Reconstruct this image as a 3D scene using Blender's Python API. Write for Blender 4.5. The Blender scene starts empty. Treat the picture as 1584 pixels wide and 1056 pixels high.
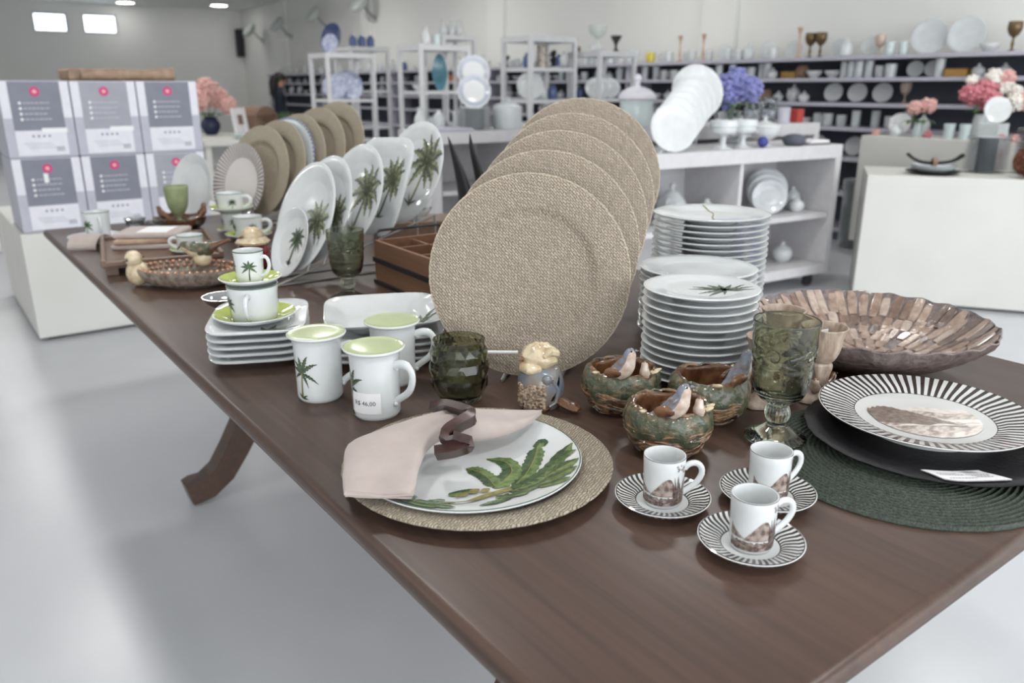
import bpy, math, random
from mathutils import Vector, Matrix
import bmesh
random.seed(7)
SC=bpy.context.scene
COL=SC.collection
PI=math.pi
R=math.radians
# ------------------------------------------------------------------ camera
TH,TILT,CAMH=.6368,.3084,1.24
cd=bpy.data.cameras.new('camera'); cam=bpy.data.objects.new('camera',cd); COL.objects.link(cam)
cam.location=(0,0,CAMH); cam.rotation_euler=(PI/2-TILT,0,-TH)
cd.sensor_width=36; cd.lens=28.09; cd.clip_end=60
cd.dof.use_dof=True; cd.dof.focus_distance=1.12; cd.dof.aperture_fstop=4.6
SC.camera=cam
# ------------------------------------------------------------------ world, daylight, exposure
w=bpy.data.worlds.new('world'); SC.world=w; w.use_nodes=True
bg=w.node_tree.nodes['Background']; bg.inputs[0].default_value=(.86,.93,1,1); bg.inputs[1].default_value=1.8
VS=SC.view_settings; VS.view_transform='Standard'; VS.look='None'; VS.gamma=1; VS.use_curve_mapping=False; VS.exposure=0.03
def area(name,loc,rot,sx,sy,e,col=(1,1,1)):
    l=bpy.data.lights.new(name,'AREA'); l.shape='RECTANGLE'; l.size=sx; l.size_y=sy; l.energy=e; l.color=col
    o=bpy.data.objects.new(name,l); o.location=loc; o.rotation_euler=rot; COL.objects.link(o); return o
# daylight coming in through the shop-front opening behind the camera: the light stands outside the wall line
area('shopfront_window_offscreen',(.76,-5.45,1.57),(R(90),0,0),11.6,2.5,270,(.95,.98,1))

# ------------------------------------------------------------------ mesh helpers
class MB:
    def __init__(s): s.v=[]; s.f=[]; s.m=[]
    def add(s,v,f,m=0,M=None):
        o=len(s.v)
        s.v+= [tuple(M@Vector(p)) for p in v] if M is not None else [tuple(p) for p in v]
        s.f+=[tuple(i+o for i in q) for q in f]
        s.m+= [m]*len(f) if isinstance(m,int) else list(m)
        return s
    def box(s,c,d,m=0,M=None,b=0):
        x,y,z=d[0]/2,d[1]/2,d[2]/2
        if b<=0:
            v=[(c[0]+i*x,c[1]+j*y,c[2]+k*z) for k in(-1,1) for j in(-1,1) for i in(-1,1)]
            f=[(0,2,3,1),(4,5,7,6),(0,1,5,4),(2,6,7,3),(0,4,6,2),(1,3,7,5)]
            return s.add(v,f,m,M)
        rings=[(x-b,y-b,-z),(x,y,-z+b),(x,y,z-b),(x-b,y-b,z)]
        def ring(hx,hy,zz):
            return [(c[0]+hx,c[1]-hy+b*.0,c[2]+zz),(c[0]+hx,c[1]+hy,c[2]+zz),(c[0]-hx,c[1]+hy,c[2]+zz),(c[0]-hx,c[1]-hy,c[2]+zz)]
        v=[];f=[]
        for r_ in rings: v+=ring(*r_)
        for k in range(3):
            for i in range(4):
                j=(i+1)%4; f.append((k*4+i,k*4+j,k*4+4+j,k*4+4+i))
        f.append((3,2,1,0)); f.append((12,13,14,15))
        return s.add(v,f,m,M)
    def lathe(s,prof,seg=48,m=0,M=None,disp=None,a0=0):
        v=[];idx=[];n=len(prof)
        for i,(r,z) in enumerate(prof):
            if r<1e-6: idx.append([len(v)]*seg); v.append((0,0,z)); continue
            row=[]
            for j in range(seg):
                a=a0+2*PI*j/seg; rr,zz=(r,z) if disp is None else disp(r,z,a,i)
                row.append(len(v)); v.append((rr*math.cos(a),rr*math.sin(a),zz))
            idx.append(row)
        f=[];ms=[]
        for i in range(n-1):
            A,B=idx[i],idx[i+1]
            mm=m if isinstance(m,int) else m(i)
            for j in range(seg):
                k=(j+1)%seg
                q=[A[j],B[j],B[k],A[k]]; q2=[]
                for t in q:
                    if t not in q2: q2.append(t)
                if len(q2)>=3: f.append(tuple(q2)); ms.append(mm)
        return s.add(v,f,ms,M)
    def tube(s,path,rad,seg=8,m=0,M=None,closed=False,caps=True,flat=1.0,mf=None):
        P=[Vector(p) for p in path]; n=len(P)
        if not hasattr(rad,'__len__'): rad=[rad]*n
        v=[];f=[];ms=[]; up=None
        for i in range(n):
            if closed: t=(P[(i+1)%n]-P[i-1])
            else: t=P[min(i+1,n-1)]-P[max(i-1,0)]
            if t.length<1e-9: t=Vector((0,0,1))
            t.normalize()
            if up is None:
                up=Vector((0,0,1)) if abs(t.z)<.9 else Vector((1,0,0))
            up=(up-t*up.dot(t)); 
            if up.length<1e-6: up=t.orthogonal()
            up.normalize(); sd=t.cross(up)
            for j in range(seg):
                a=2*PI*j/seg
                v.append(P[i]+sd*(math.cos(a)*rad[i])+up*(math.sin(a)*rad[i]*flat))
        N=n if closed else n-1
        for i in range(N):
            for j in range(seg):
                a=i*seg+j;b=i*seg+(j+1)%seg;c=((i+1)%n)*seg+(j+1)%seg;d=((i+1)%n)*seg+j
                f.append((a,b,c,d)); ms.append(m if mf is None else mf(i,j))
        if caps and not closed:
            f.append(tuple(range(seg))[::-1]); ms.append(m if mf is None else mf(0,0))
            f.append(tuple((n-1)*seg+j for j in range(seg))); ms.append(m if mf is None else mf(n-2,0))
        return s.add(v,f,ms,M)
    def prism(s,poly,z0,z1,m=0,M=None,msd=None):
        n=len(poly); v=[(x,y,z0) for x,y in poly]+[(x,y,z1) for x,y in poly]
        f=[tuple(range(n))[::-1],tuple(range(n,2*n))]+[(i,(i+1)%n,n+(i+1)%n,n+i) for i in range(n)]
        ms=[m,m]+[m if msd is None else msd]*n
        return s.add(v,f,ms,M)
    def ball(s,c,r,seg=14,rings=9,m=0,M=None,disp=None):
        if not hasattr(r,'__len__'): r=(r,r,r)
        prof=[]
        v=[];f=[]
        v.append((c[0],c[1],c[2]-r[2]))
        for i in range(1,rings):
            p=-PI/2+PI*i/rings
            for j in range(seg):
                a=2*PI*j/seg; k=1 if disp is None else disp(a,p)
                v.append((c[0]+r[0]*k*math.cos(p)*math.cos(a),c[1]+r[1]*k*math.cos(p)*math.sin(a),c[2]+r[2]*k*math.sin(p)))
        v.append((c[0],c[1],c[2]+r[2]))
        for j in range(seg): f.append((0,1+(j+1)%seg,1+j))
        for i in range(rings-2):
            for j in range(seg):
                a=1+i*seg+j;b=1+i*seg+(j+1)%seg; f.append((a,b,b+seg,a+seg))
        o=1+(rings-2)*seg; t=len(v)-1
        for j in range(seg): f.append((o+j,o+(j+1)%seg,t))
        return s.add(v,f,m,M)
    def strip(s,pts,wid,fn,m=0,sub=1,m2=None):
        """leaf strip on a surface: 2D centre line + half widths, mapped by fn"""
        n=len(pts); v=[];f=[];ms=[]
        for i in range(n):
            a=pts[max(i-1,0)];b=pts[min(i+1,n-1)]
            dx,dy=b[0]-a[0],b[1]-a[1]; l=math.hypot(dx,dy) or 1
            nx,ny=-dy/l,dx/l
            wl,wr=(wid[i] if hasattr(wid[i],'__len__') else (wid[i],wid[i]))
            v+=[fn(pts[i][0]+nx*wl,pts[i][1]+ny*wl),fn(*pts[i]),fn(pts[i][0]-nx*wr,pts[i][1]-ny*wr)]
        for i in range(n-1):
            a=i*3; f+=[(a,a+1,a+4,a+3),(a+1,a+2,a+5,a+4)]; ms+=[m,m if m2 is None else m2]
        return s.add(v,f,ms)
    def mesh(s,name,mats,smooth=True,ang=.7,recalc=False):
        me=bpy.data.meshes.new(name); me.from_pydata(s.v,[],s.f)
        if not hasattr(mats,'__len__'): mats=[mats]
        for x in mats: me.materials.append(x)
        if len(mats)>1: me.polygons.foreach_set('material_index',s.m)
        if recalc:
            bm=bmesh.new(); bm.from_mesh(me); bmesh.ops.recalc_face_normals(bm,faces=bm.faces); bm.to_mesh(me); bm.free()
        if smooth:
            me.polygons.foreach_set('use_smooth',[True]*len(s.f)); me.set_sharp_from_angle(angle=ang)
        me.update(); return me
    def build(s,name,mats,parent=None,loc=(0,0,0),rot=(0,0,0),**k):
        return ob(name,s.mesh(name,mats,**k),parent,loc,rot)
def ob(name,me,parent=None,loc=(0,0,0),rot=(0,0,0)):
    o=bpy.data.objects.new(name,me); COL.objects.link(o); o.parent=parent; o.location=loc; o.rotation_euler=rot; return o
def tag(o,label,cat,group=None):
    o['label']=label; o['category']=cat
    if group: o['group']=group
    return o
def thing(name,label,cat,loc=(0,0,0),rz=0,group=None,rot=None):
    o=ob(name,None,None,loc,rot or (0,0,rz)); o.empty_display_size=.05; return tag(o,label,cat,group)
def struct(o): o['kind']='structure'; return o
ORD='top second third fourth fifth sixth seventh eighth ninth tenth eleventh twelfth thirteenth fourteenth fifteenth sixteenth seventeenth eighteenth nineteenth twentieth'.split()
def nth(k,n):
    j=n-1-k
    return 'topmost' if j==0 else (ORD[j]+' from the top' if j<20 else 'far down')
def dup(o,loc,rz=0,label=None,group=None,rot=None):
    c=o.copy(); COL.objects.link(c); c.location=loc; c.rotation_euler=rot or (0,0,rz)
    if label: c['label']=label
    if group: c['group']=group
    for ch in [x for x in COL.objects if x.parent==o]:
        d=ch.copy(); COL.objects.link(d); d.parent=c
        for g in [x for x in COL.objects if x.parent==ch]:
            e=g.copy(); COL.objects.link(e); e.parent=d
    return c
def bez(p0,p1,p2,p3,n=12):
    out=[]
    for i in range(n+1):
        t=i/n;u=1-t
        out.append(tuple(u**3*a+3*u*u*t*b+3*u*t*t*c+t**3*d for a,b,c,d in zip(p0,p1,p2,p3)))
    return out
def q2(p0,p1,p2,n=8): 
    return [tuple((1-t)**2*a+2*t*(1-t)*b+t*t*c for a,b,c in zip(p0,p1,p2)) for t in [i/n for i in range(n+1)]]
def smooth_prof(pts,n=4):
    """Catmull-Rom resample of a lathe profile"""
    out=[]
    for i in range(len(pts)-1):
        p0=pts[max(i-1,0)];p1=pts[i];p2=pts[i+1];p3=pts[min(i+2,len(pts)-1)]
        for k in range(n):
            t=k/n
            out.append(tuple(.5*(2*b+(c-a)*t+(2*a-5*b+4*c-d)*t*t+(3*b-a-3*c+d)*t**3) for a,b,c,d in zip(p0,p1,p2,p3)))
    out.append(pts[-1]); lo=min(q[1] for q in pts); hi=max(q[1] for q in pts)
    return [(max(r,0),min(max(z,lo),hi)) for r,z in out]
def text_mb(body,size,fn,m=0,mb=None):
    c=bpy.data.curves.new('t','FONT'); c.body=body; c.size=size; c.align_x='CENTER'; c.resolution_u=2
    o=bpy.data.objects.new('t',c); COL.objects.link(o)
    dg=bpy.context.evaluated_depsgraph_get(); me=bpy.data.meshes.new_from_object(o.evaluated_get(dg))
    mb=mb or MB(); mb.add([fn(v.co.x,v.co.y) for v in me.vertices],[tuple(p.vertices) for p in me.polygons],m)
    bpy.data.objects.remove(o); bpy.data.meshes.remove(me); bpy.data.curves.remove(c); return mb

# ------------------------------------------------------------------ materials
def lin(c):
    return tuple(((x/255)/12.92 if x<=10.3 else ((x/255+.055)/1.055)**2.4) for x in c)+(1,)
def N(nt,t,**k):
    n=nt.nodes.new(t)
    for a,b in k.items():
        if a.startswith('i_'): n.inputs[a[2:].replace('_',' ')].default_value=b
        elif a[0]=='n' and a[1:].isdigit(): n.inputs[int(a[1:])].default_value=b
        else: setattr(n,a,b)
    return n
def math_(nt,op,a,b=None,c=None):
    n=nt.nodes.new('ShaderNodeMath'); n.operation=op
    for i,x in enumerate((a,b,c)):
        if x is None: continue
        if isinstance(x,(int,float)): n.inputs[i].default_value=x
        else: nt.links.new(x,n.inputs[i])
    return n.outputs[0]
def mixc(nt,f,a,b):
    n=nt.nodes.new('ShaderNodeMix'); n.data_type='RGBA'
    for i,x in ((0,f),(6,a),(7,b)):
        if isinstance(x,(int,float,tuple)): n.inputs[i].default_value=x
        else: nt.links.new(x,n.inputs[i])
    return n.outputs[2]
def mat(name,col,rough=.4,metal=0,coat=0,trans=0,ior=1.45,c2=None,ns=20,st=(1,1,1),bump=0,bs=60,spec=.5,emit=0,nlo=.35,nhi=.65,sheen=0,sss=0):
    m=bpy.data.materials.new(name); m.use_nodes=True; nt=m.node_tree; b=nt.nodes['Principled BSDF']
    I=b.inputs; I['Base Color'].default_value=lin(col); I['Roughness'].default_value=rough; I['Metallic'].default_value=metal
    I['Coat Weight'].default_value=coat; I['Coat Roughness'].default_value=.06; I['Transmission Weight'].default_value=trans; I['IOR'].default_value=ior
    I['Specular IOR Level'].default_value=spec; I['Sheen Weight'].default_value=sheen
    if emit: I['Emission Color'].default_value=lin(col); I['Emission Strength'].default_value=emit
    tc=N(nt,'ShaderNodeTexCoord'); mp=N(nt,'ShaderNodeMapping'); mp.inputs['Scale'].default_value=st
    nt.links.new(tc.outputs['Object'],mp.inputs[0])
    if c2 is None and not trans and not emit: c2=tuple(max(0,x*.97) for x in col)   # faint unevenness
    if c2 is not None:
        no=N(nt,'ShaderNodeTexNoise'); no.inputs['Scale'].default_value=ns; no.inputs['Detail'].default_value=5
        nt.links.new(mp.outputs[0],no.inputs['Vector'])
        mr=N(nt,'ShaderNodeMapRange'); mr.inputs[1].default_value=nlo; mr.inputs[2].default_value=nhi
        nt.links.new(no.outputs[0],mr.inputs[0])
        nt.links.new(mixc(nt,mr.outputs[0],lin(col),lin(c2)),I['Base Color'])
    if bump:
        nb=N(nt,'ShaderNodeTexNoise'); nb.inputs['Scale'].default_value=bs; nb.inputs['Detail'].default_value=4
        nt.links.new(mp.outputs[0],nb.inputs['Vector'])
        bn=N(nt,'ShaderNodeBump'); bn.inputs['Strength'].default_value=bump; bn.inputs['Distance'].default_value=.01
        nt.links.new(nb.outputs[0],bn.inputs['Height']); nt.links.new(bn.outputs[0],I['Normal'])
    return m
def mat_weave(name,c1,c2,cm,bw=.0065,rh=.0033,rot=.35,bump=.6):
    m=mat(name,c1,.75,spec=.2); nt=m.node_tree; b=nt.nodes['Principled BSDF']
    tc=N(nt,'ShaderNodeTexCoord'); no=N(nt,'ShaderNodeTexNoise',i_Scale=85.); no.inputs['Detail'].default_value=3
    nt.links.new(tc.outputs['Object'],no.inputs['Vector'])
    vm=N(nt,'ShaderNodeVectorMath',operation='MULTIPLY_ADD'); vm.inputs[1].default_value=(.0075,.0075,0)
    nt.links.new(no.outputs['Color'],vm.inputs[0]); nt.links.new(tc.outputs['Object'],vm.inputs[2])
    mp=N(nt,'ShaderNodeMapping'); mp.inputs['Rotation'].default_value=(0,0,rot); nt.links.new(vm.outputs[0],mp.inputs[0])
    br=N(nt,'ShaderNodeTexBrick',i_Scale=1.); br.inputs['Brick Width'].default_value=bw; br.inputs['Row Height'].default_value=rh
    br.inputs['Mortar Size'].default_value=rh*.16; br.inputs['Mortar Smooth'].default_value=.8; br.inputs['Bias'].default_value=-.1
    br.inputs['Color1'].default_value=lin(c1); br.inputs['Color2'].default_value=lin(c2); br.inputs['Mortar'].default_value=lin(cm)
    nt.links.new(mp.outputs[0],br.inputs['Vector'])
    n2=N(nt,'ShaderNodeTexNoise',i_Scale=9.); nt.links.new(tc.outputs['Object'],n2.inputs['Vector'])
    dk=mixc(nt,math_(nt,'MULTIPLY',n2.outputs[0],.35),br.outputs[0],lin(cm))
    nt.links.new(dk,b.inputs['Base Color'])
    bn=N(nt,'ShaderNodeBump'); bn.inputs['Strength'].default_value=bump; bn.inputs['Distance'].default_value=.003; bn.invert=True
    nt.links.new(br.outputs['Fac'],bn.inputs['Height']); nt.links.new(bn.outputs[0],b.inputs['Normal']); return m
def mat_stripes(name,white,dark,n,r0,r1,swirl=0,duty=.5,ring=True):
    m=mat(name,white,.1,coat=.3); nt=m.node_tree; b=nt.nodes['Principled BSDF']
    tc=N(nt,'ShaderNodeTexCoord'); sx=N(nt,'ShaderNodeSeparateXYZ'); nt.links.new(tc.outputs['Object'],sx.inputs[0])
    x,y=sx.outputs[0],sx.outputs[1]
    r=math_(nt,'SQRT',math_(nt,'ADD',math_(nt,'MULTIPLY',x,x),math_(nt,'MULTIPLY',y,y)))
    a=math_(nt,'MULTIPLY',math_(nt,'ARCTAN2',y,x),n/(2*PI))
    t=math_(nt,'SUBTRACT',r,r0); a=math_(nt,'ADD',a,math_(nt,'MULTIPLY',math_(nt,'MULTIPLY',t,t),swirl*n))
    fr=math_(nt,'FRACT',math_(nt,'ADD',a,500))
    s=math_(nt,'LESS_THAN',fr,duty)
    ins=math_(nt,'MULTIPLY',math_(nt,'GREATER_THAN',r,r0),math_(nt,'LESS_THAN',r,r1))
    s=math_(nt,'MULTIPLY',s,ins)
    if ring:
        for rr in (r0,r1):
            s=math_(nt,'MAXIMUM',s,math_(nt,'LESS_THAN',math_(nt,'ABSOLUTE',math_(nt,'SUBTRACT',r,rr)),.0006))
    s=math_(nt,'MULTIPLY',s,math_(nt,'GREATER_THAN',sx.outputs[2],.004))
    nt.links.new(mixc(nt,s,lin(white),lin(dark)),b.inputs['Base Color']); return m
def mat_wood(name,c1,c2,rough=.3,axis=1,sc=1.0,coat=.0,spec=.5):
    m=mat(name,c1,rough,coat=coat,spec=spec); nt=m.node_tree; b=nt.nodes['Principled BSDF']
    tc=N(nt,'ShaderNodeTexCoord'); mp=N(nt,'ShaderNodeMapping'); s=[90*sc,90*sc,90*sc]; s[axis]=3.0*sc; mp.inputs['Scale'].default_value=s
    nt.links.new(tc.outputs['Object'],mp.inputs[0])
    n1=N(nt,'ShaderNodeTexNoise',i_Scale=1.); n1.inputs['Detail'].default_value=6; nt.links.new(mp.outputs[0],n1.inputs['Vector'])
    mp2=N(nt,'ShaderNodeMapping'); s2=[5*sc]*3; s2[axis]=.8*sc; mp2.inputs['Scale'].default_value=s2; nt.links.new(tc.outputs['Object'],mp2.inputs[0])
    n2=N(nt,'ShaderNodeTexNoise',i_Scale=1.); n2.inputs['Detail'].default_value=3; nt.links.new(mp2.outputs[0],n2.inputs['Vector'])
    f=math_(nt,'ADD',math_(nt,'MULTIPLY',n1.outputs[0],.6),math_(nt,'MULTIPLY',n2.outputs[0],.6))
    mr=N(nt,'ShaderNodeMapRange'); mr.inputs[1].default_value=.4; mr.inputs[2].default_value=.8; nt.links.new(f,mr.inputs[0])
    nt.links.new(mixc(nt,mr.outputs[0],lin(c1),lin(c2)),b.inputs['Base Color'])
    bn=N(nt,'ShaderNodeBump'); bn.inputs['Strength'].default_value=.12; bn.inputs['Distance'].default_value=.001
    nt.links.new(n1.outputs[0],bn.inputs['Height']); nt.links.new(bn.outputs[0],b.inputs['Normal']); return m

M={}
M['table']=mat_wood('dark_table_wood',(62,47,41),(86,66,56),.36,1,1.0,spec=.45)
M['floor']=mat('floor_epoxy',(202,203,207),.27,c2=(194,195,200),ns=1.2,spec=.5,bump=.02,bs=4)
M['wall']=mat('wall_paint',(241,241,238),.75,c2=(237,237,233),ns=.7)
M['ceil']=mat('ceiling_paint',(236,237,234),.8)
M['plinth']=mat('plinth_paint',(216,215,211),.45,c2=(211,210,205),ns=3)
M['cabw']=mat('cabinet_white',(206,204,206),.4)
M['shelf']=mat('shelf_board',(186,184,196),.45)
M['shelfdark']=mat('shelf_back',(84,88,98),.7)
M['porc']=mat('porcelain',(214,216,217),.1,coat=.2)
M['porcb']=mat('porcelain_bluish',(211,215,217),.12,coat=.2)
M['porcg']=mat('porcelain_grey_and_shaded',(205,210,212),.15)  # grey wares, and white plates whose shade is put into the colour
M['lime']=mat('lime_glaze',(172,186,88),.12,coat=.3,c2=(186,196,108),ns=25)
M['limel']=mat('pale_lime_lid',(176,187,140),.16,coat=.3,c2=(186,195,152),ns=30)
M['green']=mat('leaf_print_dark',(44,66,44),.18,c2=(76,98,62),ns=90)
M['green2']=mat('leaf_print_light',(66,92,54),.18,c2=(120,138,88),ns=90)
M['stem']=mat('stem_print',(150,140,86),.2,c2=(120,112,70),ns=120)
M['greyg']=mat('palm_print_grey',(72,80,70),.2,c2=(98,104,88),ns=90)
M['oliveg']=mat('palm_print_olive',(116,122,90),.2,c2=(146,148,118),ns=90)
M['sepia']=mat('sepia_print',(104,88,82),.2,c2=(170,156,148),ns=150,nlo=.38,nhi=.62)
M['sepiad']=mat('sepia_print_dark',(74,60,56),.2,c2=(120,104,98),ns=260,nlo=.4,nhi=.6)
M['sepial']=mat('sepia_print_light',(206,196,188),.2,c2=(224,218,212),ns=120)
M['rimd']=mat('dark_rim_line',(58,46,42),.2)
M['rimg']=mat('green_rim_line',(78,98,78),.2)
M['weave']=mat_weave('seagrass_weave',(178,164,149),(154,142,128),(136,125,112),.0085,.0038,.9,.9)
M['braid']=mat('seagrass_edge',(186,174,156),.75,c2=(140,128,112),ns=260)
M['weave2']=mat_weave('seagrass_weave_flat',(176,164,147),(148,138,122),(128,118,105),.0085,.0036,-.45,.9)
M['weave3']=mat_weave('seagrass_weave_fine',(176,166,148),(160,150,133),(142,132,117),bump=.35)
M['napkin']=mat('napkin_linen',(176,162,157),.85,c2=(170,156,151),ns=40,bump=.06,bs=900,sheen=.2)
M['darkwood']=mat('napkin_ring_wood',(70,46,42),.3,c2=(48,32,30),ns=40,st=(1,1,4))
M['gglass']=mat('green_glass',(203,208,191),.04,trans=1,ior=1.48)
M['dglass']=mat('olive_glass',(184,188,160),.04,trans=1,ior=1.5)
M['clear']=mat('clear_glass',(236,240,242),.02,trans=1,ior=1.45)
M['white']=mat('white_plastic',(236,236,236),.4)
M['paper']=mat('paper_white',(238,236,238),.7)
M['ink']=mat('printed_ink',(70,70,78),.6)
M['inkl']=mat('printed_ink_pale',(150,150,160),.6)
M['metalw']=mat('white_metal',(222,222,224),.35)
M['wire']=mat('rack_wire',(168,166,164),.3,metal=.6)
M['black']=mat('black_glaze',(24,23,26),.5,spec=.3,c2=(32,31,34),ns=60,bump=.1,bs=200)
M['blackm']=mat('black_metal',(38,38,40),.4)
M['matg']=mat('green_cord',(54,61,54),.8,c2=(82,89,80),ns=300,st=(1,1,1),bump=.5,bs=700)
M['brown']=mat('brown_glaze',(74,46,32),.14,coat=.5,c2=(122,84,58),ns=45,bump=.3,bs=120)
M['twig']=mat('twig_glaze',(66,44,32),.16,coat=.5,c2=(146,112,80),ns=70,bump=.25,bs=150)
M['moss']=mat('moss_glaze',(68,76,58),.14,coat=.5,c2=(120,104,82),ns=75,bump=.35,bs=160,nlo=.45,nhi=.7)
M['cream']=mat('cream_glaze',(206,190,160),.16,coat=.5,c2=(168,136,100),ns=50,nlo=.45,nhi=.75,bump=.2,bs=120)
M['blueg']=mat('blue_glaze',(112,124,138),.14,coat=.5,c2=(128,116,106),ns=40,bump=.15,bs=90)
M['bwhite']=mat('bird_white',(206,192,180),.15,coat=.5,c2=(176,150,132),ns=80)
M['red']=mat('red_glaze',(138,44,46),.14,coat=.5,c2=(100,32,34),ns=50,bump=.15,bs=90)
M['hole']=mat('hole_dark',(18,15,14),.8)
M['stone']=mat('stone_glaze',(176,160,146),.35,c2=(138,118,104),ns=60,st=(1,1,.3),bump=.3,bs=140)
M['barkdark']=mat('bowl_underside',(96,84,82),.3,coat=.3,c2=(124,110,106),ns=90,bump=.4,bs=90)
M['wood']=mat_wood('caddy_wood',(116,84,64),(140,104,80),.45,1,.6)
M['tray']=mat_wood('tray_wood',(120,96,80),(96,74,62),.4,1,.6)
M['silver']=mat('silver_metal',(190,190,190),.12,metal=1)
M['skin']=mat('skin',(196,150,128),.5)
M['hair']=mat('hair',(22,20,24),.5,bump=.2,bs=300)
M['navy']=mat('navy_cloth',(26,30,46),.8)
M['copper']=mat('copper_foil',(168,110,78),.25,metal=.9,c2=(92,60,46),ns=50,bump=.6,bs=80)
M['pink']=mat('pink_petal',(216,158,154),.6,c2=(232,196,188),ns=60)
M['pinkd']=mat('deep_pink_petal',(186,98,116),.6,c2=(214,146,152),ns=60)
M['wpetal']=mat('white_petal',(240,236,228),.6)
M['bluep']=mat('blue_petal',(112,116,172),.6,c2=(146,148,198),ns=80)
M['leaf']=mat('foliage',(70,98,60),.55,c2=(104,126,84),ns=40)
M['wicker']=mat('wicker',(150,122,104),.7,c2=(122,96,80),ns=120,bump=.4,bs=200)
M['kraft']=mat('kraft_paper',(176,150,128),.7,c2=(150,124,106),ns=30,bump=.2,bs=40)
M['teal']=mat('teal_glass',(96,142,158),.15,coat=.3)
M['aqua']=mat('aqua_glass',(204,216,217),.08,coat=.3)
M['gold']=mat('gold_glaze',(190,150,90),.2,metal=.7)
M['amber']=mat('dark_gold_glass',(104,84,56),.12,metal=.3)
M['orange']=mat('copper_orange',(190,120,88),.4)
M['redbox']=mat('red_card',(178,70,66),.5)
M['terra']=mat('terracotta_brown',(92,50,44),.5)
M['yellow']=mat('yellow_glaze',(222,204,92),.2)
M['boxw']=mat('carton_white',(226,224,232),.5)
M['boxg']=mat('carton_grey',(128,129,142),.5)
M['boxl']=mat('carton_light_grey',(160,160,170),.5)
M['boxs']=mat('carton_edge_grey',(184,184,196),.5)
M['magenta']=mat('magenta_sticker',(206,62,122),.5)
M['emit']=mat('lamp_diffuser',(255,254,251),.5,emit=62)
M['winglow']=mat('frosted_daylight_pane',(235,245,255),.5,emit=3.2)
M['caster']=mat('caster_rubber',(50,50,54),.6)
M['pale']=mat('pale_fixture',(206,212,208),.4)

# ------------------------------------------------------------------ room shell
def slab(name,x0,x1,y0,y1,z0,z1,m,parent=None):
    return MB().box(((x0+x1)/2,(y0+y1)/2,(z0+z1)/2),(x1-x0,y1-y0,z1-z0)).build(name,m,parent,smooth=False)
XW,YW,ZC=6.72,19.6,2.9
struct(slab('floor',-5.2,XW,-5.2,YW,-.1,0,M['floor']))
struct(slab('ceiling',-5.2,XW,-5.2,YW,ZC,ZC+.1,M['ceil']))
struct(slab('wall_right',XW,XW+.1,-5.2,YW,0,ZC,M['wall']))
# far wall with two high windows
wf=MB()
wins=[(2.53,3.12,2.32,2.66),(3.44,4.06,2.32,2.67)]
xs=[-5.2,2.53,3.12,3.44,4.06,XW]
for i in range(5):
    if i in (1,3):
        _,_,z0,z1=wins[i//2]
        wf.box(((xs[i]+xs[i+1])/2,YW+.05,z0/2),(xs[i+1]-xs[i],.1,z0)); wf.box(((xs[i]+xs[i+1])/2,YW+.05,(z1+ZC)/2),(xs[i+1]-xs[i],.1,ZC-z1))
    else: wf.box(((xs[i]+xs[i+1])/2,YW+.05,ZC/2),(xs[i+1]-xs[i],.1,ZC))
struct(wf.build('wall_far',M['wall'],smooth=False))
for k,(x0,x1,z0,z1) in enumerate(wins):
    g=struct(MB().box(((x0+x1)/2,YW+.07,(z0+z1)/2),(x1-x0,.02,z1-z0)).build('window_%d'%(k+1),M['winglow'],smooth=False))
    f=MB()
    for s in (-1,1):
        f.box(((x0+x1)/2+s*(x1-x0)/2,YW+.03,(z0+z1)/2),(.03,.06,z1-z0+.03)); f.box(((x0+x1)/2,YW+.03,(z0+z1)/2+s*(z1-z0)/2),(x1-x0-.03,.06,.03))
    f.build('window_frame',M['white'],g,smooth=False)
# near and left sides: low walls below wide shop glazing, lintels above
struct(slab('wall_near',-5.2,XW,-5.3,-5.2,0,.3,M['wall'])); struct(slab('wall_left',-5.3,-5.2,-5.2,YW,0,ZC,M['wall']))
struct(slab('trim_1',-5.2,XW,-5.3,-5.2,2.85,ZC,M['wall']))
# wall columns: shallow pilasters along the long wall
for k,y in enumerate((5.6,9.4,13.2,17.0)):
    struct(slab('trim_%d'%(k+2),XW-.06,XW,y-.2,y+.2,0,ZC,M['wall']))
# ceiling lamps
LAB='round recessed ceiling lamp with a glowing white diffuser'
lm=thing('ceiling_lamp',LAB,'lamp',(0,0,ZC),group='recessed ceiling lamps')
MB().lathe([(.2,-.0),(.2,-.012),(.17,-.014),(.17,-.004),(0,-.004)],32).build('trim_ring',M['white'],lm)
MB().lathe([(.168,-.0045),(.166,-.012),(0,-.012)],32).build('diffuser',M['emit'],lm)
first=True
for x in (-3.2,.6,2.6,5.2):
    for y in (-3.4,-.6,2.0,6.0,9.4,12.6):
        if (x,y)==(2.6,-.6): continue
        if first: lm.location=(x,y,ZC); first=False
        else: dup(lm,(x,y,ZC))
# the two lamps the photograph shows near the far wall; every other one hangs outside the picture
for o in list(COL.objects):
    if o.name.startswith('ceiling_lamp'): o.name='ceiling_lamp_offscreen'
    elif o.name.startswith('diffuser'): o.name='diffuser_offscreen'
FARLAMP=mat('far_lamp_diffuser',(255,254,251),.5,emit=11)
for x,y in ((4.18,19.05),(5.92,18.52)):
    c=dup(lm,(x,y,ZC)); c.name='ceiling_lamp'
    for ch in COL.objects:
        if ch.parent==c and ch.name.startswith('diffuser'):
            ch.name='diffuser'; me_=ch.data.copy(); me_.materials[0]=FARLAMP; ch.data=me_

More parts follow.
